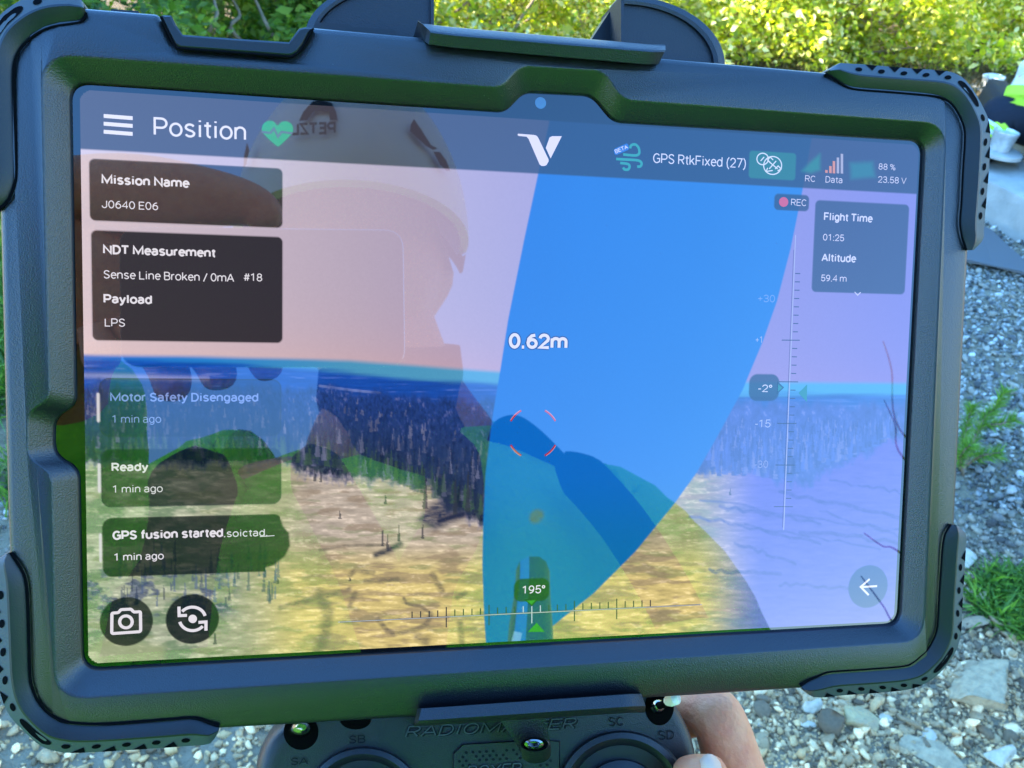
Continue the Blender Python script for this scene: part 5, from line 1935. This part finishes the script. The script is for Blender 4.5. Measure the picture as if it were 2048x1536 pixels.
def limb(name, pts, rad, m, n=18):
    g = Geo()
    p = catmull([tuple(q_) for q_ in pts], 6)
    g.tube(p, list(np.interp(np.linspace(0, 1, len(p)), np.linspace(0, 1, len(rad)), rad)), n)
    return g.build(name, m, WK, True, WO)


mixp = lambda a_, b2, t: a_ * (1 - t) + b2 * t
limb('trouser_leg', [hipw, mixp(hipw, knw, .5), knw, mixp(knw, ftw, .55)], [.135, .105, .085, .068], m_trouser)
limb('trouser_cuff', [mixp(knw, ftw, .42), mixp(knw, ftw, .75), ftw], [.075, .070, .066], m_hv2)
for t in (.62, .86):
    limb('reflective_band', [mixp(knw, ftw, t), mixp(knw, ftw, t + .09)], [.0745, .0735], m_refl)
limb('trouser_leg', [hipw, mixp(hipw, kn2, .5), kn2, mixp(kn2, ft2, .5), ft2], [.13, .11, .09, .075, .068], m_trouser)
limb('hi_vis_sleeve', [shw + np.array([-.08, -.02, .0]), mixp(shw, elw, .5), elw, mixp(elw, haw, .5)], [.085, .075, .062, .058], m_hv2)
limb('reflective_band', [mixp(shw, elw, .83), mixp(shw, elw, .93)], [.0685, .066], m_refl)
limb('glove', [mixp(elw, haw, .45), haw, haw + np.array([-.01, -.01, .03]), haw + np.array([-.02, -.02, .05])], [.044, .034, .030, .020], m_tip)
limb('hi_vis_jacket', [hipw + np.array([0, 0, -.02]), mixp(hipw, shw, .4), mixp(hipw, shw, .8), shw + np.array([.02, 0, .03]), shw + np.array([.03, -.01, .08])], [.165, .165, .18, .15, .065], m_hv2)
g = Geo()
bm = bmesh.new()
bmesh.ops.create_uvsphere(bm, u_segments=28, v_segments=16, radius=.125)
g.add([tuple(np.array(v.co) * np.array([1, 1.15, .85]) + shw + np.array([.01, -.03, .32])) for v in bm.verts if True], [tuple(v.index for v in f.verts) for f in bm.faces])
bm.free()
g.build('helmet', m_helmet, WK, True, WO)
for f0 in (ftw, ft2):
    limb('boot', [f0 + np.array([.02, .01, .02]), f0 + np.array([-.01, -.02, -.05]), f0 + np.array([-.06, -.05, -.075]), f0 + np.array([-.13, -.09, -.085])], [.066, .062, .052, .03], m_boot)

BAG = thing('backpack', 'black angular tool backpack leaning behind the seated worker\u2019s knee', 'backpack', G(2010, 262, zl + .05))
BO = tuple(BAG.location)
bp = [(1976, 246), (1988, 222), (2003, 197), (2012, 195), (2024, 198), (2040, 200), (2050, 215), (2046, 262), (1990, 262)]
a = [tuple(WP(x_, y_, D0 + .22)) for x_, y_ in bp]
c_ = np.mean(a, 0)
back = [tuple(np.array(p) + np.array([.03, .20, .02])) for p in a]
g = Geo().loft([[tuple(c_ + (np.array(p) - c_) * .9 - np.array([0, .02, 0])) for p in a], a, back, [tuple(c_ + (np.array(p) - c_) * .9 + np.array([0, .02, 0])) for p in back]], True, True, True)
auto_smooth(g.build('bag_body', mat('black_nylon', (.016, .016, .018), .6, .3, bump=(200, .4, .003)), BAG, off=BO), 50)
g = Geo().tube(catmull([tuple(WP(2020, 200, D0 + .22)), tuple(WP(2026, 190, D0 + .22)), tuple(WP(2027, 188, D0 + .26)), tuple(WP(2024, 199, D0 + .30))], 5), .006, 8)
g.build('carry_strap', m_strap, BAG, True, BO)

# ------------------------------------------------------------------ foliage
m_leaf = leaf_mat('shrub_leaf', .5)
m_needle = leaf_mat('needles', .25, .6)
m_bark = mat('bark', (.10, .075, .055), .9, .2, noise=(30, (.17, .14, .11), .4, .7), bump=(90, .8, .006))
m_dry = mat('dry_tan_twig', (.75, .58, .36), .85, .2)
m_twig = mat('twig', (.26, .18, .11), .85, .2)


def leaf_cloud(P, size, seed, cols, wid=.55, droop=.2, up=.3):
    """folded leaf blades at points P; returns arrays"""
    r = np.random.default_rng(seed)
    n = len(P)
    d = r.normal(size=(n, 3))
    d[:, 2] = d[:, 2] * .6 - droop
    d /= np.linalg.norm(d, axis=1)[:, None]
    nn = r.normal(size=(n, 3)) + np.array([0, -.25, up * 2])
    s = np.cross(d, nn)
    s /= np.linalg.norm(s, axis=1)[:, None] + 1e-9
    nn = np.cross(s, d)
    L_ = (size * np.exp(r.normal(0, .28, n)))[:, None]
    w = L_ * wid * .5
    V = np.stack([P, P + d * L_ * .45 + s * w + nn * w * .3, P + d * L_ - nn * L_ * .12, P + d * L_ * .45 - s * w + nn * w * .3], 1)
    ii = np.arange(n)[:, None] * 4
    Fa = np.concatenate([ii + np.array([0, 1, 2]), ii + np.array([0, 2, 3])], 0)
    c = np.array(cols)[r.integers(0, len(cols), n)] * r.uniform(.65, 1.35, (n, 1))
    return V.reshape(-1, 3), Fa, np.repeat(c, 4, 0)


def shrub(x, y, rad, h, n, label, seed, cols, size=.045, group='leafy shrubs along the edge of the clearing', wid=.55, stems=7):
    z0 = ground_z(x, y) if abs(x) < 5 and y < 8 else 0.
    t = thing('shrub', label, 'shrub', (x, y, z0), group)
    r = np.random.default_rng(seed)
    # several leafy boughs of their own
    nb_ = 34
    bc = np.stack([r.normal(0, rad * .5, nb_), r.normal(0, rad * .42, nb_), h * (.06 + .85 * r.random(nb_) ** 1.5)], 1)
    br = rad * r.uniform(.22, .45, nb_)
    k = r.integers(0, nb_, n)
    u = r.normal(size=(n, 3))
    u /= np.linalg.norm(u, axis=1)[:, None]
    P = bc[k] + u * (br[k] * r.random(n) ** .45)[:, None] * np.array([1, 1, .8])
    P[:, 2] = np.where(P[:, 2] < .02, .02 + .22 * r.random(n) ** 1.5, P[:, 2])
    V, Fa, C = leaf_cloud(P, size, seed + 1, cols, wid)
    # each bough has its own tint
    tint = r.uniform(.75, 1.25, nb_)
    C = C * np.repeat(tint[k], 4)[:, None]
    fast_mesh('foliage', V, Fa, m_leaf, t, col=C)
    g = Geo()
    for i in range(stems):
        e = bc[r.integers(0, nb_)]
        b0 = np.array([r.normal(0, .06), r.normal(0, .05), -.03])
        m_ = (b0 + e) / 2 + r.normal(0, .05, 3)
        g.tube(catmull([tuple(b0), tuple(m_), tuple(e)], 4), list(np.linspace(.010, .003, 9)), 6)
        for j in range(3):
            f_ = m_ + (e - m_) * r.random() + 0
            g.tube([tuple(f_), tuple(f_ + r.normal(0, .10, 3) + np.array([0, 0, .08]))], [.004, .0015], 5)
    g.build('stem', m_twig, t, True)
    return t


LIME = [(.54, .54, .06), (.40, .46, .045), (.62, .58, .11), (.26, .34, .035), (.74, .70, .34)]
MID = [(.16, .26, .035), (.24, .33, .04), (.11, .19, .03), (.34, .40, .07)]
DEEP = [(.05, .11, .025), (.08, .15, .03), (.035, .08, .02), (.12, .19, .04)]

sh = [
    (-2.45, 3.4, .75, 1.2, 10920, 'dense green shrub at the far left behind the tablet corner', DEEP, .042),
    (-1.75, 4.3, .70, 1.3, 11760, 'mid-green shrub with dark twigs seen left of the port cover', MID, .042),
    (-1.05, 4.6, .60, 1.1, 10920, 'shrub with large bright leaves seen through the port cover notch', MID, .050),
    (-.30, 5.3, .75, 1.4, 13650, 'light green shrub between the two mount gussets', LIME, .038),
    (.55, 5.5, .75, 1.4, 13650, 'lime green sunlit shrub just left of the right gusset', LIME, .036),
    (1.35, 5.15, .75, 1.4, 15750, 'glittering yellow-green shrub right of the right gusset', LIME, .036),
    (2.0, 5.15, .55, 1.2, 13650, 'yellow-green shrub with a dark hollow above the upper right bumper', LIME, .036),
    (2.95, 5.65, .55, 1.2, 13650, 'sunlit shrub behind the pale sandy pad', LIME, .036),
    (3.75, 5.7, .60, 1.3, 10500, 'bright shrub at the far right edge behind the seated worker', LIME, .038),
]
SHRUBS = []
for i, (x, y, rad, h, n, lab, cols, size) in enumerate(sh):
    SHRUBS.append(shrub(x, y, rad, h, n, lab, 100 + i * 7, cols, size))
bk = [(-3.2, 5.6, 1.1, 2.2), (-1.6, 6.3, 1.1, 2.3), (.2, 6.9, 1.1, 2.2), (1.9, 7.0, 1.1, 2.3), (3.6, 6.9, 1.1, 2.2), (5.2, 6.6, 1.1, 2.2)]
bl = ['tall back-row shrub behind the far left shrub', 'tall back-row shrub behind the port cover notch', 'tall back-row shrub behind the mount', 'tall back-row shrub right of the mount', 'tall back-row shrub above the pale pad', 'tall back-row shrub beyond the right edge of the photo']
for i, (x, y, rad, h) in enumerate(bk):
    shrub(x, y, rad, h, 7000, bl[i], 300 + i * 5, LIME if i > 1 else MID, .062, 'taller shrubs of the back row')

# grass and ground plants at the left, moss and straw
m_grass = leaf_mat('grass_blade', .3)


def tuft(cx, cy, rad, n, h, seed, cols, lean=.5):
    r = np.random.default_rng(seed)
    a_ = r.uniform(0, 6.2832, n)
    rr = rad * np.sqrt(r.random(n))
    bx, by = cx + rr * np.cos(a_), cy + rr * np.sin(a_)
    bz = (fbm(bx * 1.3, by * 1.3, 4, 3) - .5) * .07
    d = np.stack([r.normal(0, lean, n), r.normal(0, lean, n), np.ones(n)], 1)
    d /= np.linalg.norm(d, axis=1)[:, None]
    s = np.cross(d, r.normal(size=(n, 3)))
    s /= np.linalg.norm(s, axis=1)[:, None]
    hh = (h * np.exp(r.normal(0, .3, n)))[:, None]
    B = np.stack([bx, by, bz], 1)
    w = .0022 + .001 * r.random((n, 1))
    bend = np.stack([d[:, 0], d[:, 1], -.5 * np.ones(n)], 1) * hh * .25
    V = np.stack([B - s * w, B + s * w, B + d * hh * .6 + s * w * .8, B + d * hh * .6 - s * w * .8, B + d * hh + bend], 1)
    ii = np.arange(n)[:, None] * 5
    Fa = np.concatenate([ii + np.array(q_) for q_ in ([0, 1, 2], [0, 2, 3], [3, 2, 4])], 0)
    c = np.array(cols)[r.integers(0, len(cols), n)] * r.uniform(.6, 1.4, (n, 1))
    return V.reshape(-1, 3), Fa, np.repeat(c, 5, 0)


GRN = [(.12, .24, .03), (.17, .30, .04), (.08, .17, .03), (.24, .32, .07)]
STR = [(.13, .095, .045), (.10, .072, .034), (.18, .135, .07), (.10, .11, .03)]
Vs, Fs, Cs, b = [], [], [], 0
for cx, cy, rad, n, h, cols, sd in [(-1.75, 2.6, .45, 2600, .16, GRN, 1), (-1.45, 2.05, .28, 1500, .13, GRN, 2), (-2.0, 3.2, .5, 2400, .18, GRN, 3), (-1.5, 3.3, .4, 1500, .15, GRN, 4), (-1.15, 1.60, .13, 300, .08, GRN, 5), (-1.0, 4.0, .5, 1500, .14, GRN, 15)]:
    V, Fa, C = tuft(cx, cy, rad, n, h, sd, cols)
    Vs.append(V); Fs.append(Fa + b); Cs.append(C); b += len(V)
gr = fast_mesh('grass', np.concatenate(Vs), np.concatenate(Fs), m_grass, col=np.concatenate(Cs))
tag(gr, 'green grass growing at the left behind the tablet', 'grass', kind='stuff')
Vs, Fs, Cs, b = [], [], [], 0
for cx, cy, rad, n, h, cols, sd in [(1.85, 4.55, .42, 4200, .10, STR, 6), (1.45, 4.5, .35, 3000, .09, STR, 16), (2.25, 4.62, .25, 1800, .09, STR, 17), (2.6, 4.75, .35, 500, .10, STR, 7), (1.2, 4.7, .45, 1500, .12, STR, 8), (.4, 5.0, .4, 400, .12, STR, 9), (3.2, 4.8, .3, 300, .1, STR, 10)]:
    V, Fa, C = tuft(cx, cy, rad, n, h, sd, cols, .9)
    Vs.append(V); Fs.append(Fa + b); Cs.append(C); b += len(V)
gr = fast_mesh('dry_grass', np.concatenate(Vs), np.concatenate(Fs), m_grass, col=np.concatenate(Cs))
tag(gr, 'dry straw-coloured grass at the foot of the sunlit shrubs', 'grass', kind='stuff')
c = G(2035, 1215, .0)
V, Fa, C = tuft(c[0], c[1], .085, 1500, .045, 12, [(.14, .26, .03), (.20, .34, .05), (.09, .18, .025)], .8)
mo = fast_mesh('grass_tuft', V, Fa, m_grass, col=C)
tag(mo, 'low bright green grassy tuft at the right edge of the gravel', 'grass tuft')


# pine saplings: bottle-brush shoots
def needles(path, rad, n, length, seed, cols):
    r = np.random.default_rng(seed)
    p = np.array(path)
    t = np.sort(r.random(n))
    k = t * (len(p) - 1)
    i0 = np.clip(k.astype(int), 0, len(p) - 2)
    f = (k - i0)[:, None]
    B = p[i0] * (1 - f) + p[i0 + 1] * f
    ax = p[i0 + 1] - p[i0]
    ax /= np.linalg.norm(ax, axis=1)[:, None]
    o = np.cross(ax, r.normal(size=(n, 3)))
    o /= np.linalg.norm(o, axis=1)[:, None]
    d = ax * .75 + o
    d /= np.linalg.norm(d, axis=1)[:, None]
    s = np.cross(d, r.normal(size=(n, 3)))
    s /= np.linalg.norm(s, axis=1)[:, None]
    L_ = (length * r.uniform(.7, 1.2, n))[:, None]
    w = .0011
    V = np.stack([B + o * rad - s * w, B + o * rad + s * w, B + d * L_], 1)
    Fa = np.arange(n * 3).reshape(n, 3)
    c = np.array(cols)[r.integers(0, len(cols), n)] * r.uniform(.7, 1.3, (n, 1))
    return V.reshape(-1, 3), Fa, np.repeat(c, 3, 0)


def sapling(base, tips, label, name='pine_sapling', cols=((.16, .30, .03), (.22, .36, .04), (.11, .22, .03)), seed=1, dens=300, length=.032, group=None, thick=1.0):
    t = thing(name, label, 'sapling', base, group)
    b0 = np.array(base)
    g = Geo()
    Vs, Fs, Cs, b = [], [], [], 0
    for i, pts in enumerate(tips):
        path = np.array(catmull([tuple(np.array(p) - b0) for p in pts], 6))
        g.tube([tuple(q_) for q_ in path], list(np.linspace(.0042, .0022, len(path)) * thick), 6)
        sub = path[int(len(path) * .28):]
        ln_ = np.linalg.norm(np.diff(sub, axis=0), axis=1).sum()
        V, Fa, C = needles(sub, .001, int(dens * ln_ / .1), length, seed + i, cols)
        Vs.append(V); Fs.append(Fa + b); Cs.append(C); b += len(V)
    g.build('stem', m_twig if dens else m_dry, t, True)
    if len(Vs) and sum(map(len, Vs)):
      fast_mesh('needle_shoots', np.concatenate(Vs), np.concatenate(Fs), m_needle, t, col=np.concatenate(Cs))
    return t


sb = G(1925, 965, 0)
dz_ = float((np.array(sb) - CAM_POS) @ -CR[:, 2])
S = lambda x_, y_, o=0.: tuple(WP(x_, y_, dz_ + o))
sapling(sb, [[sb, S(1932, 925), S(1960, 850), S(1990, 815), S(2012, 782)], [S(1945, 885), S(1968, 852), S(2000, 848, -.03), S(2028, 838, -.04)], [S(1935, 918), S(1930, 870, .04), S(1944, 812, .05)],
             [S(1933, 930), S(1962, 912, -.06), S(2002, 905, -.09)], [S(1928, 945), S(1900, 900, .03), S(1880, 850, .05)], [S(1928, 950), S(1920, 915, -.06), S(1940, 890, -.10)]],
        'small pine sapling with bright green shoots growing in the gravel', seed=5)

# the twig that shows in the glass near its right edge
tw = [[(1800, 860), (1783, 740), (1766, 682)], [(1806, 915), (1790, 850), (1768, 800)], [(1800, 1105), (1765, 1092), (1728, 1066)], [(1800, 1260), (1765, 1210), (1722, 1152)]]
tb = np.array(MW(1990, 1300, .35))
tb[2] = 0.0
tips = []
for k, pl_ in enumerate(tw):
    hgt = .42
    j = np.array(MW(pl_[0][0] + 130, pl_[0][1] + 110, hgt))
    tips.append([tuple(j)] + [tuple(np.array(MW(x_, y_, hgt))) for x_, y_ in pl_])
hub = np.array(MW(1985, 1420, .42))
tips.append([(float(hub[0]) + .03, float(hub[1]) - .02, ground_z(hub[0], hub[1])), tuple(hub * np.array([1, 1, .55])), tuple(hub), tuple(np.array(MW(1960, 1180, .42))), tuple(np.array(MW(1945, 980, .42)))])
tbase = (float(hub[0]) + .03, float(hub[1]) - .02, ground_z(hub[0], hub[1]))
sapling(tbase, tips, 'young pine whose brown twigs show in the right edge of the glass', cols=((.22, .17, .07), (.24, .20, .08), (.14, .15, .06)), seed=40, thick=.26, dens=0, length=.006)

# bare twigs crossing the foliage above the mount: stems of the shrubs they grow from
for k_, pts in ((3, [(868, 62), (905, 30), (945, -5), (990, -40)]), (3, [(1010, 80), (1046, 30), (1072, -8), (1090, -50)]), (2, [(545, 70), (520, 20), (500, -25)]), (2, [(470, 70), (480, 30), (455, -15)]), (1, [(420, 60), (430, 10), (415, -30)])):
    sx_, sy_ = sh[k_][0], sh[k_][1]
    off_ = (sx_, sy_, ground_z(sx_, sy_))
    p = catmull([off_] + [tuple(WP(x_, y_, sy_ - .55)) for x_, y_ in pts], 5)
    Geo().tube(p, list(np.linspace(.012, .006, len(p))), 6).build('stem', m_twig, SHRUBS[k_], True, off_)

# tall trees standing out of the frame on the left, in whose shade the tablet and the gravel lie
def tree(x, y, zc, half, n, label, seed, size=.34):
    t = thing('broadleaf_tree', label, 'tree', (x, y, 0), 'tall trees left of the clearing')
    r = np.random.default_rng(seed)
    u_ = np.array([SUN_DIR[0], SUN_DIR[1], 0]) / math.hypot(SUN_DIR[0], SUN_DIR[1])
    v_ = np.array([-u_[1], u_[0], 0]) * -1
    g = Geo()
    g.tube(catmull([(0, 0, -.1), (.05, .05, zc * .4), (0, .1, zc * .8), (.05, 0, zc + half[2] * .6)], 5), list(np.linspace(.22, .05, 16)), 12)
    for i in range(9):
        e = u_ * r.uniform(-.7, .7) * half[0] + v_ * r.uniform(-.8, .8) * half[1] + np.array([0, 0, zc + r.uniform(-.7, .7) * half[2]])
        s_ = np.array([0, .08, zc - half[2] * .8 + .8 * r.random()])
        g.tube(catmull([tuple(s_), tuple((s_ + e) / 2 + np.array([0, 0, .2])), tuple(e)], 4), list(np.linspace(.07, .015, 9)), 7)
    g.build('trunk', m_bark, t, True)
    q = r.normal(size=(n, 3))
    q /= (np.abs(q) ** 4).sum(1)[:, None] ** .25
    q *= (r.random(n) ** .4)[:, None]
    P = q[:, :1] * half[0] * u_ + q[:, 1:2] * half[1] * v_ + q[:, 2:] * np.array([0, 0, half[2]]) + np.array([0, 0, zc])
    V, Fa, C = leaf_cloud(P, size, seed + 3, DEEP, .7)
    fast_mesh('crown', V, Fa, m_leaf, t, col=C)


for vv_, lab, sd in ((.80, 'tall leafy tree left of the clearing, the nearer of two', 901), (3.2, 'tall leafy tree left of the clearing, the farther of two', 911)):
    su = np.array([SUN_DIR[0], SUN_DIR[1]]) / math.hypot(SUN_DIR[0], SUN_DIR[1])
    p_ = np.array([-su[0], -su[1]]) * .35 + np.array([su[1], -su[0]]) * vv_ + su * 9
    tree(p_[0], p_[1], 9 * math.tan(SUN_EL), (1.5, 1.42 if sd == 901 else 1.15, 2.0), 5800, lab, sd)
